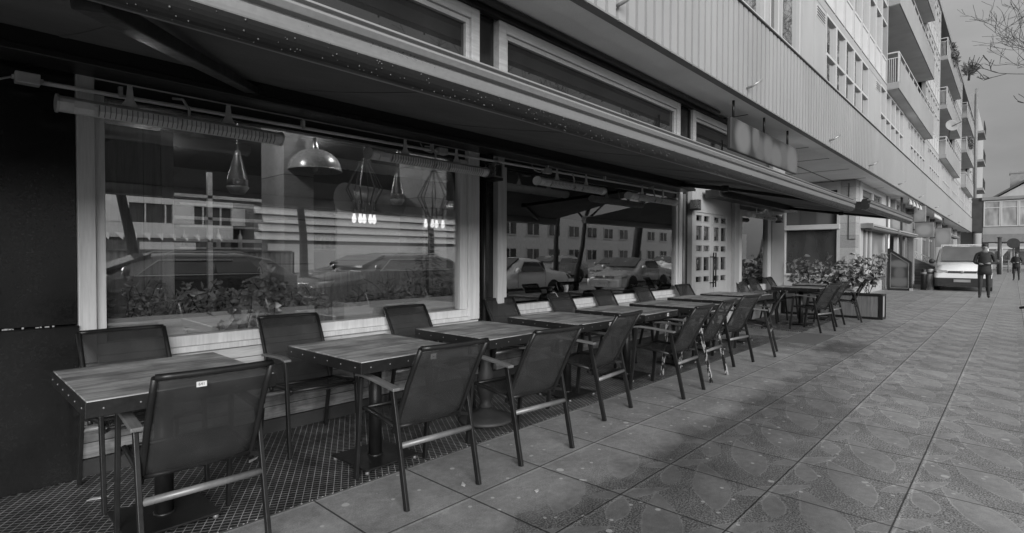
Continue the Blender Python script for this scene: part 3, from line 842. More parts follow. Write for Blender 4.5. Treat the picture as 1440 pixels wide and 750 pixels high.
heater(2.46, 3.76, 'tube heater above the right end of the first pane')
heater(4.58, 5.86, 'tube heater above the left part of the second pane')
heater(6.5, 7.87, 'tube heater above the right end of the second pane')
heater(11.1, 12.6, 'small far tube heater above the pane beside the door')
cd = thing('cable_conduit', 'thin grey pipe with cable clips running above the panes', 'conduit', (0,3.99,2.31))
MB().tube([(.44,4.0,2.305),(3.9,4.0,2.335),(8.2,4.0,2.37)],.013,8).build('pipe', M['heater'], cd)
for x in (.8,1.95,3.2,4.9,6.1,7.4): bx('clip', M['galv'], (x,x+.02,3.975,4.01,2.29+.0085*x,2.355+.0085*x), cd)
def jbox(x, label, z=2.31):
    t = thing('junction_box', label, 'junction box', (x,4.0,z), group='junction boxes above the panes')
    MB().box(x,x+.105,3.965,4.03,z-.03,z+.03).build('case', M['galv'], t, bevel=.004)
    MB().box(x-.012,x-.0005,3.985,4.01,z-.01,z+.01).box(x+.1055,x+.12,3.985,4.01,z-.01,z+.01).build('gland', M['galv'], t)
    MB().tube([(x-.01,4.0,z),(x-.07,4.0,z-.03),(x-.14,4.02,z-.015),(x-.17,4.04,z+.05)],.006,6).build('cable', M['galv'], t)
jbox(.335, 'junction box with a drooping cable on the black wall at far left')
jbox(3.28, 'junction box beside the right bracket of the second heater', 2.335)
jbox(4.86, 'junction box above the third heater', 2.335)
def wlamp(x, label, y=4.02, z=2.17):
    t = thing('wall_lamp', label, 'wall lamp', (x,y,z), group='small box lamps on the columns')
    m = MB(); w, h = .055, .15; b = .012
    m.box(x-w,x-w+b,y-.05,y+.1,z,z+h).box(x+w-b,x+w,y-.05,y+.1,z,z+h).box(x-w+b,x+w-b,y-.05,y+.1,z,z+b).box(x-w+b,x+w-b,y-.05,y+.1,z+h-b,z+h)
    m.build('frame', M['steel'], t); MB().box(x-w+b,x+w-b,y-.03,y+.02,z+b,z+h-b).build('glass_box', M['carglass'], t)
    MB().box(x-.07,x+.07,y-.045,y+.1,z-.03,z-.002).build('base', M['dark_metal'], t)
wlamp(4.08, 'box lamp with bright metal frame on the black column between the panes')
wlamp(8.98, 'box lamp on the column left of the restaurant door', 4.0)
wlamp(13.5, 'box lamp on the post right of the far pane', 4.0)
# price-strip lettering stays out; hanging sign on rods
sg = thing('hanging_sign', 'dark sign board with blurred pale shapes hanging on rods below the soffit', 'sign', (10.9,3.5,3.10))
MB().box(9.02,12.75,3.44,3.52,3.12,3.66).build('board', blurry('sign_board', .025, [(-1.35,.29,.36,.30,.9),(-.72,.36,.20,.26,.62),(-.5,.2,.30,.24,.5),(-.05,.26,.34,.26,.66),(.42,.2,.42,.24,.72),(.9,.27,.34,.26,.5),(1.45,.24,.42,.36,.78)], .16), sg, bevel=.02)
for x in (9.2,10.72,12.15):
    MB().tube([(x,3.48,3.66),(x,3.48,4.005)],.022,8).box(x-.07,x+.07,3.42,3.54,4.0,4.018).build('hanging_rod', M['black'], sg)

# ------------------------------------------------------------------ apartment building above
FY = 3.25
XE = 73.8
apt = thing('apartment_building', 'long pale apartment block with ribbed metal band and balconies above the shops', 'building', (0,FY,4))
# ribbed band
prof = []; x = -4.0; pitch = .21
while x < XE:
    if x < 34: prof += [(x,FY),(x+.15,FY),(x+.160,FY+.07),(x+.198,FY+.07)]
    else: prof += [(x,FY+.0005)]
    x += pitch
prof += [(XE,FY),(XE,FY+.12),(-4.0,FY+.12)]
MB().prism(prof[::-1], 'z', 3.97, 5.385).build('metal_band', M['bandmetal'], apt)
MB().box(-4,XE,FY-.03,FY+.02,5.387,5.41).box(-4,XE,FY+.0215,FY+.3,5.387,5.405).build('coping', M['charcoal'], apt)
MB().box(-4,XE,FY-.012,FY+.10,3.945,3.967).build('drip_edge', M['shopmid'], apt)
tb = MB(); x = -1.0
while x < 26: tb.box(x,x+.02,FY-.02,FY-.005,3.925,3.944); x += .62
tb.build('clip_row', M['charcoal'], apt)
for x in (5.2,9.15,14.55,19.35,25,31,38,46,55):
    MB().tube([(x,FY,4.1),(x,FY-.10,4.12),(x+.06,FY-.22,4.21)],.02,8).build('hook', M['alu'], apt)
MB().box(-4,XE,FY+.09,3.62,3.955,4.4).build('edge_beam', M['soffit'], apt)
so_ = MB().box(-4,XE,3.621,6.6,4.02,4.4).build('soffit', M['soffit'], apt)
j = MB()
for x in (10.5,14.6,16.6,19.0,21.5,25,30,36): j.box(x,x+.025,3.63,6.4,4.012,4.0195)
j.box(14.2,XE,4.7,4.73,4.011,4.0185); j.build('soffit_joint', M['charcoal'], apt)
# body walls: solid pieces between window strips and loggias
LOG = [(22.35,33.0),(39.75,50.5),(57.3,68.0)]
FL = [7.22,10.05,12.85]; TOP = 15.45
solid = [(-4,22.35),(33.0,39.75),(50.5,57.3),(68.0,XE)]
wall = MB()
wall.box(-4,XE,FY+.16,FY+.30,5.4055,7.02)
wall.box(-4,XE,FY+.02,FY+.30,7.0205,7.21)      # slab edge
for a, b in solid:
    for z in FL:
        z1 = {7.22:10.04,10.05:12.84,12.85:15.44}[z]
        wall.box(a,b,FY+.16,FY+.30,z,z1-.16)
        wall.box(a,b,FY+.03,FY+.30,z1-.1595,z1)
wall.box(-4,XE,FY+1.45,FY+8,4.41,15.4)
for a, b in LOG:
    wall.box(a-.12,a,FY+.005,FY+1.45,7.22,15.44); wall.box(b,b+.12,FY+.005,FY+1.45,7.22,15.44)
wall.build('wall', M['render'], apt)
MB().box(-4,XE,FY-.05,FY+8,15.46,15.75).build('roof', M['balcony'], apt)
# windows -------------------------------------------------
def window_mesh(w, h, trans=None, low=None, glassm='pane_flat'):
    """returns (frame object, pane child) at the origin, lower left corner, facing -Y"""
    t = .055; m = MB()
    m.box(0,t,0,.12,0,h).box(w-t,w,0,.12,0,h).box(t+.0005,w-t-.0005,.002,.12,h-t,h).box(t+.0005,w-t-.0005,.002,.12,0,t)
    if trans: m.box(t+.0005,w-t-.0005,.004,.12,trans-.03,trans+.03)
    if low: m.box(t+.0005,w-t-.0005,.01,.12,low-.03,low+.03).box(t+.001,w-t-.001,.03,.11,t,low-.031)
    fo = m.build('window', M['white'], None)
    p = MB().box(t,w-t,.07,.085,(low or t),h-t).build('pane', M[glassm], None)
    p.parent = fo
    return fo
protos = {}
def put_window(key, args, x, z):
    if key not in protos:
        fo = window_mesh(*args); protos[key] = fo
        c = fo
    else: c = copy_tree(protos[key])
    c.parent = apt
    b = WL[apt.name]
    c.location = (x-b[0], FY+.012-b[1], z-b[2]); return c
# first floor strip: hand measured near part, then repeating modules
z0 = 5.43; h = 1.58
def panel(x0, x1, louvre=False):
    o = MB().box(x0+.006,x1-.006,FY+.02,FY+.15,5.43,7.01).build('infill_panel', M['offwhite'], apt, bevel=.004)
    if louvre:
        lv = MB().box(x0+.15,x1-.1,FY+.012,FY+.0195,6.66,6.93)
        lv.build('vent_frame', M['white'], o)
        sl = MB()
        for k in range(4): sl.box(x0+.19,x1-.14,FY+.004,FY+.0115,6.69+k*.06,6.715+k*.06)
        sl.build('vent_slat', M['shopdark'], o)
put_window('big', (2.3,1.58,None,None), 5.0, z0)
put_window('big', (2.3,1.58,None,None), 7.75, z0)
put_window('n1', (.50,1.58,None,None,'pane_far'), 10.3, z0)
put_window('n2', (1.2,1.58,None,None), 10.95, z0)
panel(7.31,7.74); panel(10.06,10.29); panel(10.81,10.94); panel(12.16,12.3)
panel(12.31,13.22); panel(13.23,14.22, True)
x = 14.23; k = 0
while x < XE-1.0:
    ph = k % 7
    if ph in (5,6): panel(x, x+.99, ph == 6)
    else: put_window('f1' if ph % 2 else 'f1b', (.985,1.58,.66 if ph % 2 else .66,None,'pane_flat' if x < 40 else 'pane_far'), x, z0)
    x += 1.0; k += 1
# upper floors: tall windows with a spandrel panel
for fi, z in enumerate(FL):
    hh = 2.64 if fi == 0 else 2.60
    for a, b in solid:
        if b < 20: continue
        xs = max(a, 12.0 if fi == 0 else 15.0); n = int((b-xs)/1.0); wv = (b-xs)/n
        for k in range(n):
            if a > 55 and k % 3: continue
            c = put_window('u%d' % (fi > 0), (.96,hh,1.98,.80,'curtain' if fi else 'pane_flat'), xs+k*wv+.02, z+.02)
# loggia balconies
for a, b in LOG:
    for fi, z in enumerate(FL):
        bal = MB().box(a+.002,b-.002,2.93,FY+1.44,z-.16,z+.06)
        bo = bal.build('balcony', M['balcony'], apt)
        MB().box(a+.02,b-.02,2.97,FY+1.43,z-.168,z-.1605).build('underside', M['slabunder'], bo)
        pr = MB(); x = a+.004
        MB().box(a+.33,b-.004,2.935,2.965,z+.061,z+.86).build('parapet', M['balcony'], bo)
        rl = MB().box(a+.004,b-.004,2.93,2.97,z+1.04,z+1.08).box(a+.004,a+.044,2.971,FY-.002,z+1.04,z+1.08).box(a+.004,a+.034,2.971,FY-.002,z+.86,z+.885)
        x = a+.33
        while x < b-.1: rl.box(x,x+.03,2.94,2.965,z+.8605,z+1.0395); x += 1.12
        rl.box(a+.004,a+.044,2.93,2.97,z+.061,z+1.0395)
        for k in range(4): rl.box(a+.012,a+.026,3.03+k*.058,3.044+k*.058,z+.061,z+.8595)
        for k in range(2): rl.box(a+.10+k*.1,a+.115+k*.1,2.94,2.955,z+.061,z+1.0395)
        rl.build('railing', M['white'], bo)
        inner = MB(); n = int((b-a)/1.05); wv = (b-a)/n
        for k in range(n): inner.box(a+k*wv,a+k*wv+.09,FY+1.36,FY+1.448,z+.065,z+2.45)
        inner.box(a,b,FY+1.37,FY+1.446,z+2.1,z+2.2); inner.box(a,b,FY+1.37,FY+1.445,z+.7,z+.78)
        inner.build('window_mullion', M['white'], bo)
        MB().box(a+.1,b-.1,FY+1.42,FY+1.4445,z+.78,z+2.4).build('window_strip', M['pane_far'], bo)
# things on balconies
t = thing('satellite_dish', 'pale satellite dish on a short arm fixed to a balcony railing', 'satellite dish', (41.4,2.9,8.6))
MB().lathe([(0,.0),(.15,.02),(.26,.05),(.34,.10),(.33,.105),(.25,.06),(0,.02)], (0,0,0), 20).build('dish', M['balcony'], None)
d_ = bpy.data.objects['dish']; d_.parent = t; d_.rotation_euler = (math.radians(80),0,math.radians(-60)); d_.location = (0,-.05,.55)
MB().tube([(41.4,2.95,8.3),(41.4,2.9,8.9),(41.4,2.85,9.15)],.025,6).tube([(41.4,2.85,9.1),(41.2,2.2,9.35)],.02,6).build('arm', M['charcoal'], t)
t = thing('balcony_shrub', 'spiky shrub growing on the far roof terrace against the sky', 'plant', (57.6,2.9,15.75))
lf = MB()
for i in range(170):
    a = random.uniform(0,2*PI); e = random.uniform(.05,1.2)
    lf.leaf((57.6+random.uniform(-.4,.4),2.8+random.uniform(-.25,.25),16.1+random.uniform(0,.6)), (math.cos(a)*math.cos(e),math.sin(a)*math.cos(e),math.sin(e)), random.uniform(.4,.9), .09)
lf.build('foliage', M['leaf'], t); MB().tube([(57.6,2.9,15.7),(57.6,2.85,16.3)],.08,6).build('stem', M['bark'], t)
for x, z, lb in ((41.6,13.7,'climbing plant along the railing of the upper second balcony stack'),(58.6,10.95,'leafy plant on a balcony of the third balcony stack')):
    t = thing('balcony_plant', lb, 'plant', (x,2.93,z-.7)); lf = MB()
    for i in range(130): lf.leaf((x+random.uniform(0,2.5),2.9+random.uniform(-.12,.06),z+random.uniform(-.4,.35)), (random.uniform(-1,1),random.uniform(-1,.2),random.uniform(-1,1)), .26,.12)
    lf.build('foliage', M['leaf'], t); MB().tube([(x+.1,2.98,z-.7),(x+1.2,2.9,z+.2)],.03,5).build('stem', M['bark'], t)
# far block beyond the bridge
fb = thing('apartment_building', 'distant narrow block with small balconies rising beyond the bridge building', 'building', (78,2.8,0))
MB().box(76.5,100,3.35,9,0,19).build('wall', M['render'], fb)
for z in (8.7,11.8,14.9):
    b_ = MB().box(78,83,2.55,3.349,z,z+.25).build('balcony', M['balcony'], fb)
    rl = MB(); rl.box(78,83,2.55,2.6,z+1.2,z+1.27)
    for k in range(11): rl.box(78+k*.49,78.06+k*.49,2.56,2.6,z+.2505,z+1.1995)
    rl.build('railing', M['charcoal'], b_)
    MB().box(79,82,3.32,3.3485,z+.4,z+2.5).build('window', M['pane_far'], fb)
MB().tube([(76.9,3.2,7),(76.9,3.2,19.5)],.15,8).build('downpipe', M['shopmid'], fb)

# ------------------------------------------------------------------ corner shop and shops beyond
cs = thing('corner_shop', 'corner shop with white framed window and stone pillar set back past the planter', 'shopfront', (21.7,4.0,0))
bx('side_wall', M['doorpaint'], (21.7,21.95,4.5,6.6,0,.66), cs)
bx('side_wall', M['shopmid'], (21.7,21.95,6.28,6.6,.661,3.99), cs)
MB().box(21.64,21.95,4.47,4.56,.66,3.99).box(21.64,21.95,6.22,6.30,.66,3.99).box(21.641,21.95,4.561,6.219,.66,.74).box(21.641,21.95,4.561,6.219,2.41,2.47).box(21.641,21.95,4.561,6.219,3.7,3.99).build('window', M['white'], cs)
sw = [o for o in cs.children if o.name.startswith('window')][0]
MB().box(21.72,21.73,4.56,6.22,.74,2.41).build('pane', M['pane_far'], sw)
MB().box(21.72,21.73,4.56,6.22,2.47,3.7).build('upper_pane', blurry('upper_board', .02, [(0,1.0,.5,.25,1.),(0,2.0,.5,.25,.8),(0,1.5,.5,.3,.5)], .10, (0,1)), sw)
MB().box(21.5,21.64,4.45,6.32,2.32,2.50).build('blind_box', M['white'], cs, bevel=.02)
sl = MB()
for k in range(9): sl.box(22.4,22.45,4.6,6.2,.8+k*.11,.86+k*.11)
sl.build('rack', M['shopmid'], cs)
pi_ = bx('pillar', M['stone'], (21.66,22.2,4.0,4.468,0,3.99), cs)
MB().box(21.645,21.659,4.2,4.225,1.95,3.9).box(21.645,21.659,4.0,4.2,1.95,1.975).build('pillar_conduit', M['charcoal'], pi_)
bx('corner_strip', M['white'], (22.2,22.62,3.97,4.4,0,3.99), cs)
tw = MB().box(22.63,27.6,4.0,4.1,3.78,3.99).box(22.63,27.6,4.0,4.1,2.55,3.1).box(22.63,22.8,4.0,4.1,3.1005,3.7795).box(24.6,24.85,4.0,4.1,3.1005,3.7795).box(26.6,27.6,4.0,4.1,3.1005,3.7795).build('transom_window', M['white'], cs)
MB().box(22.7,26.7,4.05,4.06,3.1,3.78).build('pane', M['pane_far'], tw)
dm = MB()
for a, b in ((22.63,22.85),(23.4,23.62),(24.2,24.5)): dm.box(a,b,3.98,4.08,0,2.549)
dm.box(22.8505,24.1995,3.99,4.07,0,.9); do = dm.build('door', M['white'], cs)
MB().box(22.8,24.3,4.03,4.04,.9,2.5).build('pane', M['pane_far'], do)
wn = MB().box(24.505,27.3,4.0,4.1,0,.62).box(27.05,27.3,3.98,4.1,.621,2.549).build('window', M['white'], cs)
MB().box(24.5,27.05,4.03,4.04,.62,2.5).build('pane', blurry('etched_pane', .16, [(3.9,1.2,.6,.7,1.)], .26), wn)
MB().tube([(27.75,3.93,3.9),(27.75,3.93,.15),(27.85,3.80,.05)],.055,10).build('downpipe', M['galv'], cs)
def casset(x0, x1, y, z, label):
    t = thing('shop_awning', label, 'awning', ((x0+x1)/2,y,z), group='small folded awnings over the far shops')
    MB().prism([(y+.25,z+.10),(y,z+.13),(y-.16,z+.06),(y-.16,z-.03),(y-.10,z-.08),(y+.25,z-.02)], 'x', x0, x1).build('cassette', M['offwhite'], t, bevel=.01)
    MB().prism([(y-.165,z+.02),(y-.172,z+.0),(y-.165,z-.02)], 'x', x0+.01, x1-.01).box(x0+.05,x1-.05,y-.1,y+.2,z-.11,z-.085).build('valance', M['charcoal'], t)
    for x in (x0-.02, x1): MB().box(x,x+.02,y-.15,y+.25,z-.06,z+.11).build('end_cap', M['shopmid'], t)
casset(22.3,27.6,3.74,2.42,'folded pale awning over the corner shop door')
casset(28.1,34,3.72,2.42,'folded pale awning over the dark shop past the downpipe')
casset(47,60,3.6,3.02,'long folded pale awning over the farthest shops')
rw = thing('shop_row', 'row of dark shopfronts with fascia boards under the soffit beyond the corner shop', 'shopfront', (28,4.1,0))
bx('wall', M['shopdark'], (27.95,XE,4.3,5.2,0,4.0), rw)
bx('fascia_board', blurry('fascia_print', .19, [(2.5,2.9,1.3,.2,1.),(6,2.9,1.2,.22,.7)], .26), (28.0,36.6,4.02,4.12,2.6,3.25), rw)
bx('fascia_board', M['shopmid'], (37.2,47,4.0,4.1,2.7,3.4), rw)
bx('fascia_board', M['shopmid'], (50,61,4.0,4.1,2.8,3.5), rw)
for i, x in enumerate((27.97,30.4,33.2,36.7,40.2,43.9,47.4,52,57,62,67,71.5)):
    bx('pilaster', M['white'] if i % 3 == 1 else M['shopmid'], (x,x+.38,4.05,4.299,0,3.99), rw)
for i, (a, b) in enumerate(((28.4,30.35),(30.85,33.15),(33.65,36.65),(37.15,40.15),(40.65,43.85),(44.35,47.35),(47.85,51.9),(52.5,56.9),(57.5,61.9),(62.5,66.9))):
    fo = MB().box(a,b,4.18,4.29,0,.4).box(a,b,4.18,4.29,2.4,2.55).box((a+b)/2-.05,(a+b)/2+.05,4.18,4.29,.4005,2.3995).build('window', M['offwhite'] if i % 2 else M['shopmid'], rw)
    MB().box(a,b,4.24,4.25,.4,2.4).build('pane', M['pane_far'], fo)
bx('door', M['white'], (30.0,30.38,3.9,4.04,0,2.3), rw)
MB().box(29.0,29.08,3.6,3.68,0,3.99).build('sign_post', M['charcoal'], rw)
fr = MB().box(31.0,31.1,4.1,4.2,3.3,3.95).box(32.2,32.3,4.1,4.2,3.3,3.95).box(31.1005,32.1995,4.1,4.2,3.85,3.95).box(31.1005,32.1995,4.1,4.2,3.3,3.38).build('transom_window', M['white'], rw)
MB().box(31.1,32.2,4.15,4.16,3.38,3.85).build('pane', M['pane_far'], fr)
def goose(x, y, label, grp):
    t = thing('sign_lamp', label, 'lamp', (x,y,4.0), group=grp)
    MB().tube([(x,y,4.018),(x,y,3.90),(x,y-.05,3.84)],.025,6).build('stem', M['white'], t)
    MB().lathe([(.02,.16),(.045,.12),(.07,.02),(.10,-.06),(.09,-.06),(.0,.0)], (x,y-.05,3.70),12).build('shade', M['white'], t)
for k in range(5): goose(29.3+k*1.15, 3.42, 'white bell lamp in the nearer row of five under the soffit', 'nearer row of bell lamps under the soffit')
for k in range(5): goose(39.3+k*.8, 3.42, 'white bell lamp in the farther row of five under the soffit', 'farther row of bell lamps under the soffit')
def psign(x, y0, y1, z0, z1, label, base, val):
    t = thing('projecting_sign', label, 'sign', (x,(y0+y1)/2,z0))
    MB().box(x,x+.16,y0,y1,z0,z1).build('panel', blurry('projecting_print%d' % x, base, [(0,(z1-z0)*.5,(y1-y0)*.4,(z1-z0)*.35,1.)], val, (1,2)), t, bevel=.02)
    MB().box(x-.005,x+.165,y0-.02,y1+.02,z1+.001,z1+.03).box(x+.05,x+.10,y1+.0,y1+.25,(z0+z1)/2,(z0+z1)/2+.05).tube([(x+.08,(y0+y1)/2,z1),(x+.08,(y0+y1)/2,4.02)],.03,6).build('bracket', M['charcoal'], t)
psign(33, 3.17, 3.65, 3.08, 3.86, 'pale blank looking projecting sign hung just below the soffit past the bell lamps', .2, .26)
psign(36, 3.12, 3.92, 2.40, 3.2, 'blurred square projecting sign below the soffit in the middle of the far shops', .17, .28)
psign(46, 3.07, 3.9, 2.05, 3.3, 'large blurred projecting sign above the white van', .2, .27)
# windbreaks
wb = thing('windbreak', 'dark framed windbreak with slanted top edge and blurred poster beside the downpipe', 'windbreak', (26.8,3.4,0))
pf_ = [(3.78,.02),(3.78,1.69),(3.02,1.14),(3.02,.02)]
MB().prism(pf_, 'x', 26.8, 26.84).build('panel', blurry('windbreak_print', .03, [(0,1.08,.36,.16,1.),(0,.35,.38,.2,.9),(0,.7,.18,.3,.7)], .13, (1,2)), wb)
e = MB()
for i in range(4):
    p, q = pf_[i], pf_[(i+1) % 4]; e.bar((26.80,p[0],p[1]),(26.80,q[0],q[1]),.05,.06)
e.build('frame', M['dark_metal'], wb)
ie = MB(); pin = [(3.70,.10),(3.70,1.54),(3.10,1.10),(3.10,.10)]
for i in range(4):
    p, q = pin[i], pin[(i+1) % 4]; ie.bar((26.79,p[0],p[1]),(26.79,q[0],q[1]),.03,.03)
ie.build('inner_frame', M['frame_grey'], wb)
MB().box(26.74,26.86,2.95,3.06,0,.10).build('foot', M['offwhite'], wb)
rp = thing('windbreak', 'grey boarded windbreak with slanted top and lattice rail behind the bollards', 'windbreak', (30,2.8,0))
MB().prism([(3.26,.14),(3.26,1.30),(2.26,.80),(2.26,.14)], 'x', 30, 30.06).build('board_panel', M['boards'], rp)
la = MB(); la.bar((30.03,3.26,1.62),(30.03,2.26,1.05),.03,.03); la.bar((30.03,3.26,1.33),(30.03,2.26,.83),.03,.03)
for k in range(9):
    a = k/8; la.bar((30.03,3.26-a,1.33-.5*a),(30.03,3.26-min(1,a+.12),1.60-.57*min(1,a+.12)),.015,.015); la.bar((30.03,3.26-min(1,a+.12),1.33-.5*min(1,a+.12)),(30.03,3.26-a,1.60-.57*a),.015,.015)
la.build('lattice_rail', M['galv'], rp)
MB().box(29.97,30.1,2.2,3.3,0,.138).build('base', M['offwhite'], rp)
def bollard(x, y, mat, label, h=.86):
    t = thing('bollard', label, 'bollard', (x,y,0))
    MB().lathe([(.0,0),(.10,0),(.10,h-.05),(.085,h),(.0,h+.005)], (x,y,0),16).build('post', M[mat], t)
    MB().lathe([(.102,h-.2),(.104,h-.19),(.104,h-.13),(.102,h-.12)], (x,y,0),16).build('band', M['charcoal'] if mat == 'offwhite' else M['shopmid'], t)
bollard(27.9, 2.72, 'black', 'black cylindrical bollard left of the pale one near the van')
bollard(28.2, 2.52, 'offwhite', 'pale cylindrical bollard between the black bollard and the van')

# ------------------------------------------------------------------ bridge building and what lies beyond
bb = thing('bridge_building', 'flat roofed white building with big windows bridging over the street on a pillar', 'building', (74,0,0))
bx('side_block', M['shopdark'], (73.85,80,2.40,3.4,4.05,7.5), bb)
MB().box(73.85,80,-14,2.395,2.93,3.72).build('floor_slab', M['shopmid'], bb)
MB().box(73.9,80,-14,2.39,3.721,7.2).build('wall', M['render'], bb)
MB().box(73.6,80.2,-14.2,2.5,7.2005,7.5).build('roof', M['shopmid'], bb)
for k in range(6):
    y1 = 2.35-k*1.32; y0 = y1-1.3
    f = MB().box(73.8,73.899,y0,y0+.10,4.5,7.1).box(73.8,73.899,y1-.10,y1,4.5,7.1).box(73.8,73.899,y0+.1005,y1-.1005,7.0,7.1).box(73.8,73.899,y0+.1005,y1-.1005,4.5,4.6).box(73.81,73.899,y0+.1005,y1-.1005,6.38,6.46).build('window', M['white'], bb)
    MB().box(73.85,73.87,y0+.1,y1-.1,4.6,7.0).build('pane', M['curtain'], f)
bx('pillar', M['shopdark'], (75,75.5,-.42,-.05,-.2,2.925), bb)
bx('pillar', M['shopdark'], (75,75.5,-8.42,-8.05,-.2,2.925), bb)
ho = thing('gable_house', 'house gable with a chimney showing above the bridge building roof', 'house', (112,-2,0))
MB().prism([(-8,0),(-8,9.2),(-1.2,12.6),(2.6,10.2),(2.6,0)], 'x', 112, 122).build('wall', M['offwhite'], ho)
MB().prism([(-8.3,9.2),(-1.2,12.85),(3.0,10.15),(3.0,10.4),(-1.2,13.15),(-8.3,9.5)], 'x', 111.6, 122.4).build('roof', M['roofdark'], ho)
MB().box(113,115.5,-1.1,.6,11.5,14.2).box(112.9,115.6,-1.2,.7,14.2,14.45).build('chimney', M['shopmid'], ho)
# far shop buildings seen below the bridge
for i, (x, y0, y1, hz, lb) in enumerate(((118,2.7,16,6.2,'far pale low building seen under the bridge at its left side'),(100,-9,2.6,5.6,'far white shop building seen under the bridge behind the pillar'))):
    t = thing('far_building', lb, 'building', (x,(y0+y1)/2,0))
    MB().box(x,x+8,y0,y1,-.13,hz).build('wall', M['render'] if i else M['offwhite'], t)
    n = int((y1-y0)/2.2)
    for k in range(n):
        a = y0+.4+k*(y1-y0-.4)/n
        MB().box(x-.06,x-.001,a,a+1.5,.4,2.2).build('shop_window', M['pane_far'], t)
        MB().box(x-.06,x-.001,a,a+1.4,3.3,4.6).build('window', M['pane_far'], t)
    MB().box(x-.4,x-.061,y0,y1,2.5,2.85).build('canopy', M['white'], t)
    MB().box(x-.2,x+8.2,y0-.2,y1+.2,hz+.001,hz+.3).build('roof', M['roofdark'], t)
fe = thing('street_railing', 'low grey metal railing across the street under the bridge building', 'railing', (66,0,0))
rl = MB()
for z in (.45,.8,1.1): rl.tube([(66,-1.0+.5,z),(66,1.2,z)],.045,6)
rl.build('rail', M['shopmid'], fe)
for y in (-.4,.35,1.1): MB().tube([(66,y,0),(66,y,1.14)],.06,8).build('post', M['shopmid'], fe)
sp = thing('street_pole', 'plain dark pole standing beside the van under the bridge', 'pole', (58,.85,0))
MB().tube([(58,.85,0),(58,.85,2.9)],[.14,.12],10).build('post', M['shopdark'], sp); MB().lathe([(0,.1),(.16,.06),(.17,0)],(58,.85,2.9),10).build('cap', M['charcoal'], sp)
ys_ = thing('road_sign', 'pale triangular road sign pointing down on a thin pole under the bridge', 'sign', (60,.72,0))
MB().tube([(60,.72,0),(60,.72,2.1)],.04,8).build('post', M['galv'], ys_); MB().prism([(.35,2.0),(1.09,2.0),(.72,1.4)], 'x', 59.94, 59.97).build('sign_plate', M['white'], ys_)
rs = thing('road_sign', 'dark round road sign on a pole next to the bridge pillar', 'sign', (62,.05,0))
MB().tube([(62,.05,0),(62,.05,2.9)],.05,8).build('post', M['charcoal'], rs)
MB().prism([(.05+.42*math.cos(a), 2.55+.42*math.sin(a)) for a in [2*PI*k/20 for k in range(20)]], 'x', 61.9, 61.93).build('sign_plate', M['charcoal'], rs)

# ------------------------------------------------------------------ tables
def text_mesh(txt, size, name, mat, parent, loc, rot):
    cu = bpy.data.curves.new('txt', 'FONT'); cu.body = txt; cu.size = size; cu.align_x = 'CENTER'; cu.align_y = 'CENTER'; cu.extrude = .0003
    tmp = bpy.data.objects.new('txt', cu); COL.objects.link(tmp)
    dg = bpy.context.evaluated_depsgraph_get(); me = bpy.data.meshes.new_from_object(tmp.evaluated_get(dg))
    bpy.data.objects.remove(tmp); bpy.data.curves.remove(cu)
    me.materials.clear(); me.materials.append(mat)
    o = bpy.data.objects.new(name, me); COL.objects.link(o); o.parent = parent; o.location = loc; o.rotation_euler = rot
    return o
TW, TD, TH = .76, .86, .745
def make_table(round_base=False):
    t = thing('bistro_table', 'x', 'table', (0,0,0), group='wood topped bistro tables on the terrace')
    w, d = TW/2, TD/2
    MB().box(-w+.006,w-.006,-d+.006,d-.006,TH-.03,TH).build('table_top', M['tablewood'], t, bevel=.003)
    r = MB(); z0, z1 = TH-.068, TH-.004
    r.box(-w,w,-d,-d+.005,z0,z1).box(-w,w,d-.005,d,z0,z1).box(-w,-w+.005,-d+.0055,d-.0055,z0,z1).box(w-.005,w,-d+.0055,d-.0055,z0,z1)
    ri = r.build('metal_rim', M['black'], t, bevel=.0015)
    s = MB()
    for k in range(6):
        x = -w+.06+k*(TW-.12)/5
        for y in (-d-.002, d+.002): s.ell((x,y,TH-.035),(.0045,.003,.0045),8,5)
        y = -d+.06+k*(TD-.12)/5
        for x2 in (-w-.002, w+.002): s.ell((x2,y,TH-.035),(.003,.0045,.0045),8,5)
    s.build('rivet', M['frame_grey'], ri)['kind'] = 'stuff'
    MB().bar((-w+.02,0,TH-.06),(w-.02,0,TH-.06),.05,.03).bar((0,-d+.02,TH-.06),(0,d-.02,TH-.06),.05,.03).build('brace', M['black'], t)
    if round_base:
        MB().lathe([(.0,0),(.215,0),(.225,.012),(.21,.03),(.13,.055),(.07,.075),(.05,.10),(.0,.10)], (0,0,.01), 30).build('base', M['charcoal'], t)
        MB().lathe([(.045,.0),(.06,.015),(.04,.04),(.055,.08),(.075,.16),(.07,.24),(.045,.33),(.035,.40),(.035,.56)], (0,0,.112), 20).build('pedestal', M['charcoal'], t)
    else:
        MB().box(-.2,.2,-.2,.2,.022,.034).build('base', M['black'], t, bevel=.003)
        MB().tube([(0,0,.0345),(0,0,TH-.075)],.042,16).lathe([(.05,.0),(.05,.006),(.043,.008)], (0,0,.035), 16).build('pedestal', M['black'], t)
        ft = MB()
        for sx in (-1,1):
            for sy in (-1,1): ft.lathe([(0,0),(.014,0),(.014,.014),(.006,.0215)], (sx*.18,sy*.18,.001), 8)
        ft.build('levelling_foot', M['frame_grey'], t)['kind'] = 'stuff'
    return t
tA = make_table(); tB = make_table(True)
usedA = usedB = False
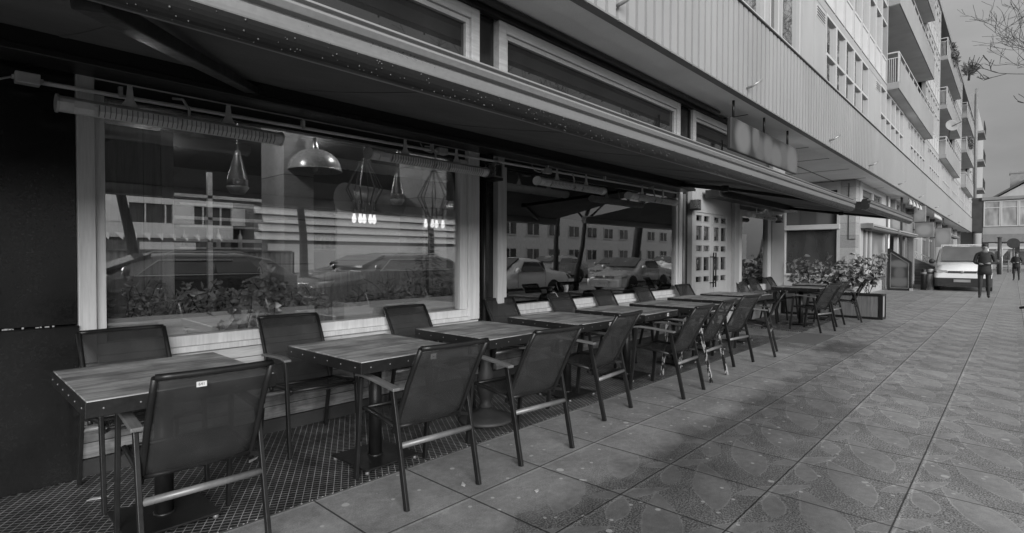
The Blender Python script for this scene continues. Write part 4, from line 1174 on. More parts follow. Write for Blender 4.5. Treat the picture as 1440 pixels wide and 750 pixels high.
TABS = [(.80,3.13,0,'nearest bistro table, cropped by the left of the photo, with pale worn planks'),
        (1.98,3.05,1,'second bistro table from the left, standing on a black square base plate'),
        (3.05,3.11,0,'third bistro table from the left, the one on a round turned pedestal'),
        (4.17,3.14,-1,'fourth bistro table from the left, below the left part of the second pane'),
        (5.26,3.14,1,'fifth bistro table from the left, in the middle of the chair row'),
        (6.36,3.10,-1,'sixth bistro table from the left, below the right end of the second pane'),
        (7.60,3.22,1,'seventh bistro table from the left, just before the restaurant door'),
        (8.72,3.22,0,'eighth bistro table from the left, in front of the restaurant door'),
        (11.66,3.06,-1,'nearer bistro table of the far pair beside the planter'),
        (13.05,3.08,1,'farthest bistro table, closest to the wooden planter')]
stick = {1:('141',.13,'f'),2:('104',-.28,'l'),3:('104',.10,'f'),4:('102',.12,'f')}
tables = []
for i, (x, y, r, lb) in enumerate(TABS):
    if i == 2: o = tB
    elif not usedA: o = tA; usedA = True
    else: o = copy_tree(tA)
    place(o, (x,y,.012), math.radians(r*1.2), lb); tables.append(o)
for i, (tx_, p, side) in stick.items():
    o = tables[i]
    if side == 'f':
        pl_ = MB().box(p-.022,p+.022,-TD/2-.0022,-TD/2-.0005,TH-.052,TH-.018).build('number_sticker', M['label'], None); pl_.parent = o
        text_mesh(tx_, .022, 'number', M['ink'], pl_, (p,-TD/2-.0026,TH-.035), (PI/2,0,0))
    else:
        pl_ = MB().box(-TW/2-.0022,-TW/2-.0005,p-.022,p+.022,TH-.052,TH-.018).build('number_sticker', M['label'], None); pl_.parent = o
        text_mesh(tx_, .022, 'number', M['ink'], pl_, (-TW/2-.0026,p,TH-.035), (PI/2,0,-PI/2))

# ------------------------------------------------------------------ chairs (origin on the floor, seat faces +y)
def make_chair():
    t = thing('terrace_chair', 'x', 'chair', (0,0,0))
    hw = .245
    for s in (-1,1):
        MB().bar((s*hw,-.295,.001),(s*hw,-.155,.625),.020,.034,(0,1,0)).build('leg', M['black'], t, bevel=.003)
        MB().bar((s*hw,.265,.001),(s*hw,.20,.625),.020,.034,(0,1,0)).build('leg', M['black'], t, bevel=.003)
        a = MB(); n = 6
        pr = [(-.20,.632),(-.10,.640),(.05,.652),(.16,.656),(.235,.645),(.238,.630),(.16,.638),(.05,.634),(-.10,.622),(-.20,.614)]
        a.prism(pr, 'x', s*hw-.024, s*hw+.024); a.build('armrest', M['armwood'], t, bevel=.004)
    sf = MB()
    for s in (-1,1):
        sf.tube([(s*.222,.245,.425),(s*.222,.20,.445),(s*.222,.0,.425),(s*.222,-.15,.405)],.013,8)
    sf.tube([(-.222,.235,.432),(.222,.235,.432)],.012,8).tube([(-.222,-.14,.402),(.222,-.14,.402)],.012,8)
    for s in (-1,1): sf.bar((s*.222,.225,.42),(s*hw,.222,.41),.02,.02).bar((s*.222,-.15,.40),(s*hw,-.205,.40),.02,.02)
    sf.build('seat_frame', M['black'], t)
    MB().tube([(-hw+.008,-.222,.325),(hw-.008,-.222,.325)],.0165,10).build('stretcher', M['frame_grey'], t)
    # sling seat
    def sling(pts, w0, name, bow=.0):
        m = MB(); m.smooth = True; n = 8; rows = len(pts); b = 0
        for off in (0,-.004):
            for (y, z) in pts:
                for k in range(n+1):
                    u = -1+2*k/n; sag = bow*(1-u*u)
                    if name == 'seat': m.v.append((u*w0, y, z-sag+off))
                    else: m.v.append((u*w0, y-sag-off, z))
        T = rows*(n+1)
        for r in range(rows-1):
            for k in range(n):
                i = r*(n+1)+k
                m.face([i,i+1,i+n+2,i+n+1]); m.face([T+i,T+i+n+1,T+i+n+2,T+i+1])
        for r in range(rows-1):
            for k in (0,n):
                i = r*(n+1)+k; j_ = i+n+1
                m.face([i,j_,T+j_,T+i])
        for k in range(n):
            for r in (0,rows-1):
                i = r*(n+1)+k; m.face([i,i+1,T+i+1,T+i])
        return m.build(name, M['sling'], t)
    sling([(.245,.425),(.225,.438),(.15,.440),(.0,.428),(-.10,.415),(-.15,.410)], .218, 'seat', .012)
    bp = [(-.135,.395),(-.172,.46),(-.222,.56),(-.272,.66),(-.328,.76),(-.393,.864)]
    bo = sling(bp, .215, 'backrest', .02)
    bf = MB()
    for s in (-1,1): bf.tube([(s*.222,-.125,.375)]+[(s*.222,y,z) for y, z in bp],.0135,8)
    top = [(-.222+.444*k/8, -.396-.022*(1-(-1+2*k/8)**2), .866) for k in range(9)]
    bf.tube(top,.014,8)
    bf.build('back_frame', M['black'], t)
    return t
ch0 = make_chair(); first = True
def chair(x, y, rz, label, grp):
    global first
    if first: o = ch0; first = False
    else: o = copy_tree(ch0)
    o['group'] = grp
    return place(o, (x,y,.012 if y > 2.85 else .001), math.radians(rz), label)
GS = 'mesh chairs on the street side of the tables'; GW = 'mesh chairs along the shopfront wall'
SC = [(.83,2.82,-2,'nearest mesh chair with its back to the street, cropped by the bottom of the photo'),
      (1.96,2.595,-4,'second street side chair from the left, its legs on the bare paving'),
      (2.83,2.56,-5,'third street side chair from the left, beside the round table pedestal'),
      (3.95,2.74,5,'fourth street side chair from the left, pushed in close to its table'),
      (5.05,2.56,2,'fifth street side chair from the left, turned to show its empty seat'),
      (5.89,2.65,3,'sixth street side chair from the left, with scuffed legs'),
      (6.93,2.74,-7,'seventh street side chair from the left, in line with the metal cover plate'),
      (7.86,2.67,14,'eighth street side chair from the left, last before the gap and turned side on'),
      (10.98,2.70,-14,'street side chair at the nearer table of the far pair'),
      (12.1,2.75,-4,'second street side chair of the far group, half behind the first'),
      (13.15,2.62,16,'farthest chair, seen side on against the wooden planter')]
for i, c in enumerate(SC):
    o = chair(*c, GS)
    if i == 5:
        for ch in o.children:
            if ch.name.startswith('leg'):
                ch.material_slots[0].link = 'OBJECT'; ch.material_slots[0].material = M['scuffed']
WC = [(.84,3.68,182,'wall side chair against the black panel behind the nearest table'),
      (1.86,3.70,176,'wall side chair left of the second table, with its seat and arm in view'),
      (2.98,3.70,181,'wall side chair behind the second table, in front of the right planter box'),
      (4.22,3.71,180,'wall side chair in front of the black column between the panes'),
      (5.30,3.72,182,'wall side chair behind the fourth table, under the ivy box'),
      (6.22,3.70,181,'wall side chair behind the fifth table, under the middle planter box'),
      (7.28,3.70,181,'wall side chair behind the sixth table, under the last planter box'),
      (8.45,3.62,176,'wall side chair next to the downpipe left of the door'),
      (11.25,3.72,178,'wall side chair left of the far pair of tables, under the far pane'),
      (12.0,3.74,176,'wall side chair behind the nearer far table, its arms overlapping the next chair'),
      (13.0,3.68,184,'wall side chair nearest the far box lamp, under the post')]
for c in WC: chair(*c, GW)
c0 = ch0
st_ = MB().box(-.080,-.042,-.402,-.4005,.806,.828).build('number_sticker', M['label'], None); st_.parent = c0
st_.location = (0,0,0); 
text_mesh('641', .0165, 'number', M['ink'], st_, (-.061,-.4026,.817), (PI/2,0,0))
# scuffed legs of the sixth chair
# planter with broad leaved shrubs
pb = thing('wooden_planter', 'long low wooden planter with dark metal frame closing off the terrace', 'planter', (14.05,2.9,0))
MB().box(13.87,14.24,2.12,4.02,.05,.50).build('wood_panel', M['bigplanter'], pb)
f = MB()
for y in (2.04,3.98): f.box(13.85,13.90,y,y+.07,.0,.54).box(14.22,14.27,y,y+.07,.0,.54)
for z in (.0,.50): f.box(13.852,13.90,2.1105,3.9795,z,z+.04).box(14.22,14.268,2.1105,3.9795,z,z+.04)
f.box(13.9005,14.2195,2.042,2.10,.50,.54).box(13.9005,14.2195,2.042,2.10,0,.04).build('frame', M['black'], pb, bevel=.004)
bx('side_panel', M['offwhite'], (13.905,14.215,2.06,2.115,.045,.495), pb)
bx('soil', M['soil'], (13.88,14.23,2.13,4.0,.501,.52), pb)
for i, (y, hh, wd_, n, lb) in enumerate(((2.35,.98,.30,60,'tall broad leaved shrub at the street end of the wooden planter'),(2.72,.75,.30,55,'dense broad leaved shrub second from the street end of the planter'),
        (3.1,.84,.30,55,'broad leaved shrub in the middle of the wooden planter'),(3.45,.86,.26,38,'pale broad leaved shrub left of the planter middle'),(3.78,.80,.2,16,'thin sparse shrub at the wall end of the planter'))):
    t = thing('laurel_shrub', lb, 'plant', (14.05,y,.51), group='broad leaved shrubs in the wooden planter')
    lf, sm_ = MB(), MB()
    for k in range(max(6,n//6)):
        a = random.uniform(0,2*PI); p = Vector((14.05+random.uniform(-.06,.06), y+random.uniform(-.08,.08), .51)); pts = [p]
        tgt = Vector((14.05+math.cos(a)*.2, y+math.sin(a)*wd_, .51+hh*random.uniform(.6,1.)))
        for q in range(1,6):
            pts.append(p.lerp(tgt, q/5)+Vector((random.uniform(-.02,.02),random.uniform(-.03,.03),0)))
        sm_.tube(pts,.005,5,False)
        for q in range(2,6):
            for r_ in range(4):
                lf.leaf(pts[q]+Vector((random.uniform(-.04,.04),random.uniform(-.05,.05),random.uniform(-.06,.04))), (random.uniform(-1,1),random.uniform(-1,1),random.uniform(-.5,.7)), random.uniform(.10,.17), random.uniform(.055,.09))
    lf.build('foliage', M['leaf_pale'], t); sm_.build('stem', M['bark'], t)

# ------------------------------------------------------------------ vehicles
def loft(m, sts, front_cap=True):
    """sts: list of rings (same count of points)"""
    n = len(sts[0]); b = len(m.v)
    for r in sts: m.v += [tuple(p) for p in r]
    m.smooth = True
    for i in range(len(sts)-1):
        for k in range(n):
            m.face([b+i*n+k, b+(i+1)*n+k, b+(i+1)*n+(k+1)%n, b+i*n+(k+1)%n])
    m.smooth = False
    m.face([b+k for k in range(n)]); m.face([b+(len(sts)-1)*n+k for k in range(n)][::-1])
    return m
def ring(x, hb, hm, ht, z0, zm, zt, crown=.03):
    """cross section at x: bottom half width, waist half width, top half width"""
    return [(x,-hb,z0),(x,-hm,z0+(zm-z0)*.35),(x,-hm,zm),(x,-hm+(hm-ht)*.15,zm+(zt-zm)*.12),(x,-ht-.03,zt-.08 if zt-zm > .3 else zm+(zt-zm)*.6),(x,-ht*.8,zt-.005),(x,0,zt+crown),
            (x,ht*.8,zt-.005),(x,ht+.03,zt-.08 if zt-zm > .3 else zm+(zt-zm)*.6),(x,hm-(hm-ht)*.15,zm+(zt-zm)*.12),(x,hm,zm),(x,hm,z0+(zm-z0)*.35),(x,hb,z0)]
def wheel(t, x, y, r, side):
    tyre = MB(); 
    pr = [(r*.62,-.09),(r*.93,-.10),(r,-.07),(r,.07),(r*.93,.10),(r*.62,.09)]
    n = 22; b = 0
    for (rr, oy) in pr:
        for k in range(n):
            a = 2*PI*k/n; tyre.v.append((x+rr*math.cos(a), y+oy, r+rr*math.sin(a)))
    tyre.smooth = True
    for i in range(len(pr)-1):
        for k in range(n): tyre.face([i*n+k, i*n+(k+1)%n, (i+1)*n+(k+1)%n, (i+1)*n+k])
    w = tyre.build('wheel', M['rubber'], None); w.parent = t
    h = MB(); rr = r*.63
    h.prism([(x+rr*math.cos(2*PI*k/20), r+rr*math.sin(2*PI*k/20)) for k in range(20)], 'y', y-.06, y+.06)
    ho_ = h.build('rim', M['alu'], None); ho_.parent = w
    hb = MB(); hb.smooth = False
    for k in range(5):
        a = 2*PI*k/5; yy = y+side*.066
        hb.prism([(x+rr*.35*math.cos(a-.25), r+rr*.35*math.sin(a-.25)),(x+rr*.9*math.cos(a-.35), r+rr*.9*math.sin(a-.35)),(x+rr*.9*math.cos(a+.35), r+rr*.9*math.sin(a+.35)),(x+rr*.35*math.cos(a+.25), r+rr*.35*math.sin(a+.25))], 'y', yy-.004, yy+.004)
    hh_ = hb.build('rim_hole', M['rubber'], None); hh_.parent = w
def quad_plate(m, pts, nrm, off, th=.012):
    n = Vector(nrm).normalized(); a = [Vector(p)+n*off for p in pts]; c = [p-n*th for p in a]
    b = len(m.v); m.v += [tuple(p) for p in a+c]; k = len(pts)
    m.face([b+i for i in range(k)]); m.face([b+k+i for i in range(k)][::-1])
    for i in range(k): m.face([b+i, b+k+i, b+k+(i+1)%k, b+(i+1)%k])
def make_car(label, paint, L=4.3, Wd=1.76, Ht=1.45, van=False, suv=False, cat='car', group=None):
    t = thing('parked_van' if van else 'parked_car', label, cat, (0,0,0), group=group)
    w = Wd/2; r = .31 if not suv else .36
    g = .2 if not suv else .26
    if van:
        zs = [(0,.50,.72,w-.10),(.06,.62,.82,w-.03),(.25,.70,.95,w),(.75,.80,1.06,w),(.98,.88,1.14,w)]
        wa, wt = .98, 1.72; belt = 1.10; rear = L
    else:
        zs = [(0,.48,.60,w-.16),(.10,.55,.70,w-.06),(.45,.62,.80,w),(1.05,.70,.90,w),(1.25,.74,.94,w)]
        if suv: zs = [(a,b+.14,c+.16,d) for a, b, c, d in zs]
        wa, wt = 1.25, 2.05; belt = zs[-1][2]; rear = L
    sts = []
    for (x, zm, zt, hw) in zs: sts.append(ring(x, hw-.08, hw, hw-.10, g, zm, zt, .02))
    zb = zs[-1][1]
    def cab(x, zt, ht): sts.append(ring(x, w-.08, w, ht, g, belt-.06, zt, .03))
    ht = w-(.20 if not van else .14)
    cab(wa+.05, belt+.03, w-.10); cab((wa+wt)/2, (belt+Ht)/2+.06, (w-.10+ht)/2); cab(wt, Ht-.03, ht); cab(wt+.3, Ht, ht)
    if van: cab(L-.35, Ht, ht); cab(L-.10, Ht-.05, ht+.01); cab(L, belt, w-.1)
    elif suv: cab(L-.95, Ht, ht); cab(L-.45, Ht-.10, ht); cab(L-.12, belt+.05, w-.1); cab(L, belt-.12, w-.12)
    else: cab(L-1.35, Ht-.04, ht); cab(L-.75, belt+.08, w-.12); cab(L-.1, belt+.01, w-.12); cab(L, belt-.18, w-.14)
    m = MB(); loft(m, sts); body = m.build('body', M[paint], None); body.parent = t
    bp = MB()
    loft(bp, [[(x, -hw_, .18),(x,-hw_, z1),(x,hw_, z1),(x,hw_,.18)] for x, hw_, z1 in ((-.06,w-.16,.50),(-.04,w-.05,.52),(.25,w+.012,.54),(.26,w+.012,.54))]); 
    MB().box(L-.15,L+.04,-w+.02,w-.02,.22,.55).build('rear_bumper', M['bumper'] if van or suv else M[paint], None, bevel=.02).parent = t
    b_ = bp.build('bumper', M['bumper'] if van or suv else M[paint], None, bevel=.02); b_.parent = t
    # windscreen
    ws = MB(); z0, z1 = belt+.05, Ht-.07; x0, x1 = wa+.04, wt-.04
    nrm = Vector((-(z1-z0),0,(x1-x0))).normalized()
    quad_plate(ws, [(x0,-w+.20,z0),(x0,w-.20,z0),(x1,ht-.08,z1),(x1,-ht+.08,z1)], nrm, .085, .05)
    o = ws.build('windscreen', M['carglass'], None); o.parent = t
    for s in (-1,1):
        sg_ = MB(); tilt = (w-ht)/(Ht-belt)
        ya, yb2 = w+.012-.02, ht+.045
        end = L-.35 if van else (L-.75 if suv else L-1.25)
        spans = [(wt-.38,wt+.05,wt+.95)] + ([(wt+1.0,wt+1.0,end)] if not van else [])
        for (xa, xt, xb) in spans:
            pts = [(xa,s*ya,belt+.02),(xb,s*ya,belt+.02),(xb-(.0 if xb < end-.1 or van else .22),s*yb2,Ht-.14),(xt,s*yb2,Ht-.14)]
            quad_plate(sg_, pts, (0,s,.35), .008)
        o = sg_.build('side_window', M['carglass'], None); o.parent = t
        for sx_ in (wt-.42, wt+.98): MB().box(sx_,sx_+.01,s*(w+.002),s*(w+.006),.44,belt).build('door_seam', M['rubber'], None).parent = t
        MB().box(.7,L-.7,s*(w-.01),s*(w+.02),.36,.44).build('side_trim', M['rubber'], None).parent = t
        if not van:
            MB().tube([(wt-.40,s*(w+.012),belt+.0),(end-.02,s*(w+.012),belt+.0)],.011,6).build('window_trim', M['label'], None).parent = t
            MB().tube([(wt-.36,s*(w+.012),belt+.01),(wt+.02,s*(ht+.062),Ht-.115),(end-.55,s*(ht+.062),Ht-.115)],.010,6).build('window_trim', M['label'], None).parent = t
            if suv: MB().tube([(wt+.15,s*(ht-.03),Ht+.0),(wt+.3,s*(ht-.03),Ht+.055),(L-1.1,s*(ht-.03),Ht+.045),(L-.95,s*(ht-.03),Ht-.01)],.014,6).build('roof_rail', M['label'], None).parent = t
        MB().box(wt+.78,wt+.92,s*(w+.002),s*(w+.03),belt-.18,belt-.15).build('door_handle', M['bumper'] if van else M[paint], None).parent = t
        MB().ell((wa+.25,s*(w+.13),belt+.08),(.07,.11,.10),12,8).build('wing_mirror', M['bumper'] if van else M[paint], None).parent = t
        hl = MB(); hz = zs[2][2]-.13
        loft(hl, [[(-.005,s*(w-.44),hz-.10),(-.012,s*(w-.44),hz-.0),(.04,s*(w-.10),hz+.03),(.04,s*(w-.10),hz-.10)],[(.22,s*(w-.44),hz-.08),(.22,s*(w-.44),hz+.02),(.42,s*(w+.006),hz+.07),(.30,s*(w+.008),hz-.08)]])
        hl.build('headlight', M['lamp'], None).parent = t
        for wx in ((.72 if van else .80), L-(.80 if van else .82)):
            ar = MB(); rr = r+.06
            ar.prism([(wx+rr*math.cos(PI*k/14), max(.18,r+rr*math.sin(PI*k/14))) for k in range(15)]+[(wx-rr,.2),(wx+rr,.2)][0:0], 'y', s*(w-.06), s*(w+.008))
            ar.build('wheel_arch', M['rubber'], None).parent = t
            wheel(t, wx, s*(w-.085), r, s)
    gr = MB(); hz = zs[2][2]-.16
    gr.box(-.02,.05,-w+.46,w-.46,hz-.07,hz+.01)
    gr.build('grille', M['bumper'], None).parent = t
    gs = MB(); gs.box(-.028,-.0195,-w+.46,w-.46,hz-.035,hz-.025).ell((-.025,0,hz-.03),(.012,.055,.055),12,8); gs.build('grille_bar', M['steel'], None).parent = t
    MB().box(-.085,-.065,-.26,.26,.36,.47).build('number_plate', blurry('plate'+t.name, .25, [(0,.41,.2,.05,1.)], .3, (1,2)), None).parent = t
    if van:
        ra = MB(); 
        for x in (1.9,3.3): ra.box(x,x+.04,-w+.15,w-.15,Ht+.07,Ht+.10).box(x,x+.04,-w+.15,-w+.19,Ht-.01,Ht+.0695).box(x,x+.04,w-.19,w-.15,Ht-.01,Ht+.0695)
        ra.build('roof_rack', M['galv'], None).parent = t
        MB().bar((wa-.02,-.45,belt+.06),(wa+.12,.15,belt+.14),.02,.02).build('wiper', M['rubber'], None).parent = t
    return t
van = make_car('white delivery van parked on the far pavement facing the camera', 'carwhite', 4.4, 1.80, 1.80, True, cat='van')
place(van, (27.95,1.50,0), math.radians(2))
CARS = [(.9,-4.3,'cardark',4.7,True,'dark estate car parked at the kerb, mirrored in the left of the first pane'),
        (6.1,-4.3,'cardark',4.7,True,'black suv parked at the kerb, mirrored in the right of the first pane'),
        (11.3,-4.3,'carwhite',4.3,False,'white hatchback parked at the kerb, mirrored at the right end of the first pane'),
        (19.5,-4.4,'carsilver',4.3,False,'silver car parked at the kerb, mirrored in the second pane'),
        (25.0,-4.4,'carwhite',4.4,True,'white suv parked at the kerb behind the silver car'),
        (4.0,-10.5,'cargrey',4.3,False,'grey car parked across the road behind the estate car'),
        (9.5,-10.7,'cardark',4.4,True,'dark car parked across the road behind the black suv'),
        (15.6,-10.6,'carwhite',4.3,False,'white car parked across the road opposite the second pane'),
        (21.5,-10.6,'carsilver',4.4,True,'silver estate car parked across the road opposite the second pane'),
        (28.0,-10.6,'cargrey',4.3,False,'grey car parked across the road beyond the silver estate'),
        (35.0,-10.6,'carwhite',4.4,True,'white car parked farthest across the road'),
        (-1.5,-10.6,'carsilver',4.4,False,'silver car parked across the road behind the left end of the estate car'),
        (-4.6,-4.3,'cargrey',4.4,False,'grey car parked at the kerb left of the estate car')]
for x, y, p, L, suv, lb in CARS:
    c = make_car(lb, p, L, 1.8, 1.5 if suv else 1.42, False, suv, group='cars parked along the street')
    place(c, (x,y,-.13), 0)

# ------------------------------------------------------------------ trees
def tree(x, y, ht, seed, label, z0=-.13, spread=.55, r0=.13, depth=6, up=.75, rmin=.007):
    rng = random.Random(seed)
    t = thing('bare_tree', label, 'tree', (x,y,z0), group='bare street trees')
    tr, br = MB(), MB()
    def grow(p, d, L, r, lev):
        n = 4; pts = [p]; rs = [r]
        for i in range(n):
            d = (d+Vector((rng.uniform(-1,1),rng.uniform(-1,1),rng.uniform(-.5,.8)))*.16).normalized()
            p = p+d*L/n; pts.append(p); rs.append(max(rmin, r*(1-.42*(i+1)/n)))
        (tr if lev == 0 else br).tube(pts, rs, 9 if lev == 0 else (5 if lev < 3 else 3), lev < 2)
        if lev >= depth: return
        k = 5 if lev == 0 else rng.choice((2,3,3))
        for j in range(k):
            i = n if j == 0 and lev else rng.randint(2 if lev else 3, n)
            ax = Vector((rng.uniform(-1,1),rng.uniform(-1,1),rng.uniform(-.25,.9))).normalized()
            nd = (d*(1-spread)+ax*spread*1.25).normalized()
            if lev == 0: nd = Vector((math.cos(2.4*j+seed),math.sin(2.4*j+seed),up)).normalized()
            grow(pts[i], nd, L*rng.uniform(.58,.80)*(1.0 if lev else (.62 if ht < 20 else .5)), rs[i]*rng.uniform(.55,.75), lev+1)
    grow(Vector((x,y,z0)), Vector((0,0,1)), ht*.45, r0, 0)
    tr.build('trunk', M['bark'], t); br.build('branches', M['bark'], t)
    return t
tree(15.5,-3.0,7.8,5,'bare tree on the right whose branch tips reach into the sky',0,.55,.10,depth=7)
for x, y, h_, sd_, lb in ((7.0,-5.9,9,11,'small bare tree beyond the kerb, mirrored at the right of the first pane'),
        (3.2,-6.1,9,12,'small bare tree beyond the kerb, mirrored in the left of the first pane'),
        (11.5,-6.0,10,13,'bare tree beyond the parked white hatchback'),
        (18.5,-6.2,10,14,'bare tree beyond the silver car')): tree(x, y, h_, sd_, lb, spread=.55)
for i, (x, lb) in enumerate(((24.5,'tall bare tree nearest along the kerb past the parked cars'),(30.5,'second tall bare tree along the kerb past the parked cars'),(36.5,'third tall bare tree along the kerb past the parked cars'),
        (43,'fourth tall bare tree along the kerb past the parked cars'),(50,'fifth tall bare tree along the kerb past the parked cars'),(58,'tall far bare tree along the kerb, sixth past the parked cars'),(66,'tall far bare tree along the kerb, seventh past the parked cars'),(76,'farthest tall bare tree along the kerb'))):
    tree(x, -6.0, 30, 20+i, lb, spread=.5, r0=.22, up=1.7, rmin=.013)

# ------------------------------------------------------------------ street opposite (mirrored in the panes)
M['street_white'] = grey('street_white', .75, .6, 0, .1, 1)
o1 = thing('office_building', 'long office block with white bands and dark window strips across the street', 'building', (0,-36,-.13))
MB().box(-40,16,-48,-36.2,-.13,5.9).build('wall', M['shopdark'], o1)
bnd = MB()
for z in (2.6,5.0): bnd.box(-40.1,16.1,-36.21,-36,z,z+1.05)
mu = MB()
for z in (3.66,):
    for k in range(46): mu.box(-39.7+k*1.22,-39.62+k*1.22,-36.19,-36.02,z,4.99)
mu.build('window_mullion', M['street_white'], o1)
bnd.build('spandrel_band', M['street_white'], o1)
col_ = MB()
for k in range(15): col_.box(-40+k*4,-38.6+k*4,-36.2,-35.95,3.651,4.99)
col_.build('column', M['street_white'], o1)
MB().box(-40,16,-36.4,-36.15,-.13,2.4).build('shop_window', M['carglass'], o1)
for k in range(9): MB().box(-38+k*6,-34.5+k*6,-36.14,-36.0,0,2.3).build('shopfront', M['street_white'], o1)
pv = MB()
for k in range(70): pv.poly([(-39+k*.78,-35.9,2.9),(-38.5+k*.78,-35.9,2.9),(-38.6+k*.78,-35.7,2.4)])
pv.build('bunting', M['street_white'], o1)
o2 = thing('parking_building', 'slatted parking building of stacked pale boards across the street', 'building', (26,-34,-.13))
MB().box(17,40,-48,-34.3,-.13,6.0).build('wall', M['shopmid'], o2)
sl = MB()
for k in range(5): sl.prism([(-34.29,2.6+k*.66),(-34.29,3.16+k*.66),(-33.95,2.62+k*.66)], 'x', 17+ (k % 3)*.3, 40)
sl.build('slat', M['street_white'], o2)
MB().box(18,39,-34.29,-34.2,0,2.3).build('hall_front', M['street_white'], o2)
o3 = thing('brick_building', 'brick housing block with rows of white windows farther up the opposite side', 'building', (70,-34,-.13))
MB().box(42,120,-46,-34,-.13,6.2).build('wall', M['brick'], o3)
for fl in range(2):
    for k in range(18):
        f = MB().box(44+k*4.1,46.4+k*4.1,-34.0,-33.9,.8+fl*3,2.4+fl*3).build('window', M['white'], o3)
        MB().box(44.15+k*4.1,45.1+k*4.1,-33.9,-33.88,.95+fl*3,2.25+fl*3).box(45.3+k*4.1,46.25+k*4.1,-33.9,-33.88,.95+fl*3,2.25+fl*3).build('pane', M['carglass'], f)
hd = thing('ribbed_container', 'pale ribbed utility container standing beyond the parked cars', 'container', (6,-14,-.13))
pf2 = []
x = 3.4
while x < 10.2: pf2 += [(x,-13.6),(x+.10,-13.6),(x+.12,-13.64),(x+.18,-13.64)]; x += .2
MB().prism(([*pf2,(10.2,-13.64),(10.2,-15.6),(3.4,-15.6)])[::-1], 'z', -.1, 1.5).build('panel', M['offwhite'], hd)
MB().box(3.35,10.25,-15.65,-13.55,1.501,1.56).build('lid', M['shopmid'], hd)

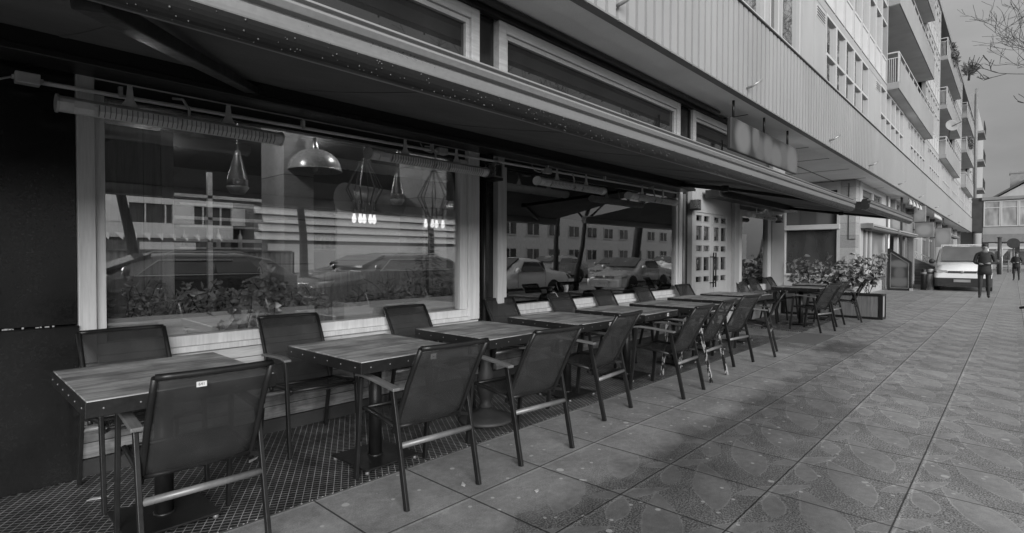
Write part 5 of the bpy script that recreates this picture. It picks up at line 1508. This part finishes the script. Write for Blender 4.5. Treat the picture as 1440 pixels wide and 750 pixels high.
# ------------------------------------------------------------------ people
def person(label, loc, rz, pose='stand', ht=1.75, bag=False):
    t = thing('person', label, 'person', loc, rz)
    k = ht/1.75
    if pose == 'walk': LF, RF = (.10,.26,.05), (-.10,-.30,.09); LK, RK = (.10,.16,.50), (-.10,-.06,.50)
    else: LF, RF = (.11,.05,.05), (-.10,-.09,.05); LK, RK = (.10,.05,.49), (-.095,-.0,.49)
    V = [((0,0,.95),.135),((0,.0,1.12),.135),((0,-.0,1.30),.155),((0,-.01,1.44),.105),((0,.0,1.52),.056),((0,.015,1.60),.078),((0,.02,1.68),.082),
         ((.095,0,.88),.095),(LK,.062),((LF[0],LF[1]-.02,LF[2]+.04),.042),((LF[0]+.01,LF[1]+.15,LF[2]-.005),.036),
         ((-.095,0,.88),.095),(RK,.062),((RF[0],RF[1]-.02,RF[2]+.04),.042),((RF[0]-.01,RF[1]+.15,RF[2]-.005),.036),
         ((.19,-.01,1.41),.068),((.25,.0,1.14),.050),((.11,.20,1.10) if pose == 'stand' else (.26,.12,.92),.036),
         ((-.19,-.01,1.41),.068),((-.25,.0,1.14),.050),((-.11,.20,1.12) if pose == 'stand' else (-.26,-.02,.90),.036)]
    E = [(0,1),(1,2),(2,3),(3,4),(4,5),(5,6),(0,7),(7,8),(8,9),(9,10),(0,11),(11,12),(12,13),(13,14),(3,15),(15,16),(16,17),(3,18),(18,19),(19,20)]
    # hands: palm and five fingers
    for (iw, sx) in ((17,1),(20,-1)):
        wp = Vector(V[iw][0]); fd = (wp-Vector(V[iw-1][0])).normalized(); sd_ = Vector((-sx,0,0)) if pose == 'stand' else Vector((0,1,0))
        sd_ = (sd_-fd*sd_.dot(fd)).normalized()
        pi2 = len(V); V.append((tuple(wp+fd*.07),.030)); E.append((iw,pi2))
        for q, (o_, L) in enumerate(((-.027,.060),(-.009,.075),(.009,.080),(.027,.07))):
            a = len(V); V.append((tuple(wp+fd*.105+sd_*o_),.009)); E.append((pi2,a))
            V.append((tuple(wp+fd*(.105+L*.55)+sd_*o_*1.1),.009)); E.append((a,a+1))
            V.append((tuple(wp+fd*(.105+L)+sd_*o_*1.1+Vector((0,0,-.015))),.008)); E.append((a+1,a+2))
        a = len(V); V.append((tuple(wp+fd*.06+sd_*.04),.010)); E.append((pi2,a)); V.append((tuple(wp+fd*.10+sd_*.055),.009)); E.append((a,a+1))
    me = bpy.data.meshes.new('body'); me.from_pydata([Vector(v[0])*k for v in V], E, [])
    o = bpy.data.objects.new('body', me); COL.objects.link(o)
    md = o.modifiers.new('skin', 'SKIN'); md.use_smooth_shade = True
    sk = me.skin_vertices[0].data
    for i, v in enumerate(V): sk[i].radius = (v[1]*k*(1.25 if i in (1,2) else 1), v[1]*k*(.8 if i in (0,1,2,3) else 1)); sk[i].use_root = (i == 0)
    sb = o.modifiers.new('sub', 'SUBSURF'); sb.levels = 1; sb.render_levels = 1
    dg = bpy.context.evaluated_depsgraph_get(); m2 = bpy.data.meshes.new_from_object(o.evaluated_get(dg))
    bpy.data.objects.remove(o)
    for nm in ('skin','coat','trousers','shoe'): m2.materials.append(M[nm])
    for p in m2.polygons:
        c = p.center/k; p.use_smooth = True
        if c.z > 1.505: mi = 0
        elif c.z < .10: mi = 3
        elif c.z < .86 and abs(c.x) < .21: mi = 2
        else: mi = 1
        if mi in (1,2):
            for iw in (17,20):
                if (Vector(c)-Vector(V[iw+0][0])).length < .13 and (Vector(c)-Vector(V[iw][0])).dot((Vector(V[iw][0])-Vector(V[iw-1][0])).normalized()) > .0: mi = 0
        p.material_index = mi
    bo = bpy.data.objects.new('body', m2); COL.objects.link(bo); bo.parent = t
    # face and hair
    fm = MB(); hz = 1.655*k; y = .098*k
    for s in (-1,1): fm.ell((s*.031*k,y-.006,hz),(.012,.008,.007),8,6)
    fm.build('eyes', M['hair'], None).parent = t
    MB().ell((0,y+.004,1.625*k),(.012,.020,.022),10,7).build('nose', M['skin'], None).parent = t
    MB().ell((0,y-.008,1.588*k),(.024,.008,.006),10,6).build('mouth', M['scarf'], None).parent = t
    MB().ell((-.086*k,.012,1.645*k),(.012,.02,.03),8,6).ell((.086*k,.012,1.645*k),(.012,.02,.03),8,6).build('ears', M['skin'], None).parent = t
    h_ = MB(); h_.ell((0,-.022,1.695*k),(.088*k,.092*k,.072*k),16,10).ell((0,-.048,1.64*k),(.084*k,.055*k,.09*k),14,8); h_.build('hair', M['hair'], None).parent = t
    # coat skirt and scarf
    cs_ = MB(); n = 18; pr = [(.16,.125,1.02),(.172,.135,.90),(.178,.14,.76)] if pose == 'stand' else [(.165,.13,1.02),(.175,.14,.86)]
    for off in (0,-.012):
        for (a, b_, z) in pr:
            for q in range(n): cs_.v.append(((a+off)*k*math.cos(2*PI*q/n),(b_+off)*k*math.sin(2*PI*q/n),z*k))
    R = len(pr); cs_.smooth = True
    for f0 in (0,R):
        for i in range(R-1):
            for q in range(n): cs_.face([(f0+i)*n+q,(f0+i)*n+(q+1)%n,(f0+i+1)*n+(q+1)%n,(f0+i+1)*n+q])
    for q in range(n): cs_.face([(R-1)*n+q,(R-1)*n+(q+1)%n,(2*R-1)*n+(q+1)%n,(2*R-1)*n+q])
    cs_.build('coat_hem', M['coat'], None).parent = t
    MB().lathe([(.07*k,0),(.095*k,.02),(.09*k,.06),(.068*k,.08)], (0,.005,1.45*k),16).build('scarf', M['scarf'], None).parent = t
    return t
# facing the camera: local +y is the front; walking towards -X
person('person in a dark coat with a grey scarf standing before the white van', (23.6,.70,0), math.radians(92), 'stand', 1.80)
person('distant person in a dark coat standing beside the bridge pillar', (43,-.12,0), math.radians(80), 'stand', 1.66)
person('person in dark trousers stepping in at the right edge of the photo', (18.9,-.50,0), math.radians(-8), 'walk', 1.75)

# small litter
def scrap(x, y, z, a, L, label):
    c, s_ = math.cos(a), math.sin(a)
    m = MB(); pts = [(-L,-.008,0),(-L*.3,-.014,.004),(L*.4,-.010,.001),(L,.002,.006),(L*.3,.012,.002),(-L*.5,.012,.005)]
    top = [(x+p*c-q*s_, y+p*s_+q*c, z+r_+.002) for p, q, r_ in pts]
    b = len(m.v); m.v += top+[(p,q,r_-.0015) for p, q, r_ in top]
    m.face(list(range(6))); m.face(list(range(6,12))[::-1])
    for i in range(6): m.face([i, i+6, (i+1)%6+6, (i+1)%6])
    tag(m.build('paper_scrap', M['white'], None, (x,y,z)), label, 'litter')
scrap(1.43,3.62,.008,.5,.05,'thin white paper scrap lying on the floor mat between the first two tables')
scrap(2.12,2.35,.0,.9,.03,'small pale scrap on the paving beside the second street side chair')
scrap(2.35,1.98,.0,.2,.02,'tiny white scrap on the dry paving slab before the third chair')
scrap(.62,3.66,.008,-.4,.05,'crumpled pale scrap on the mat below the nearest wall chair')
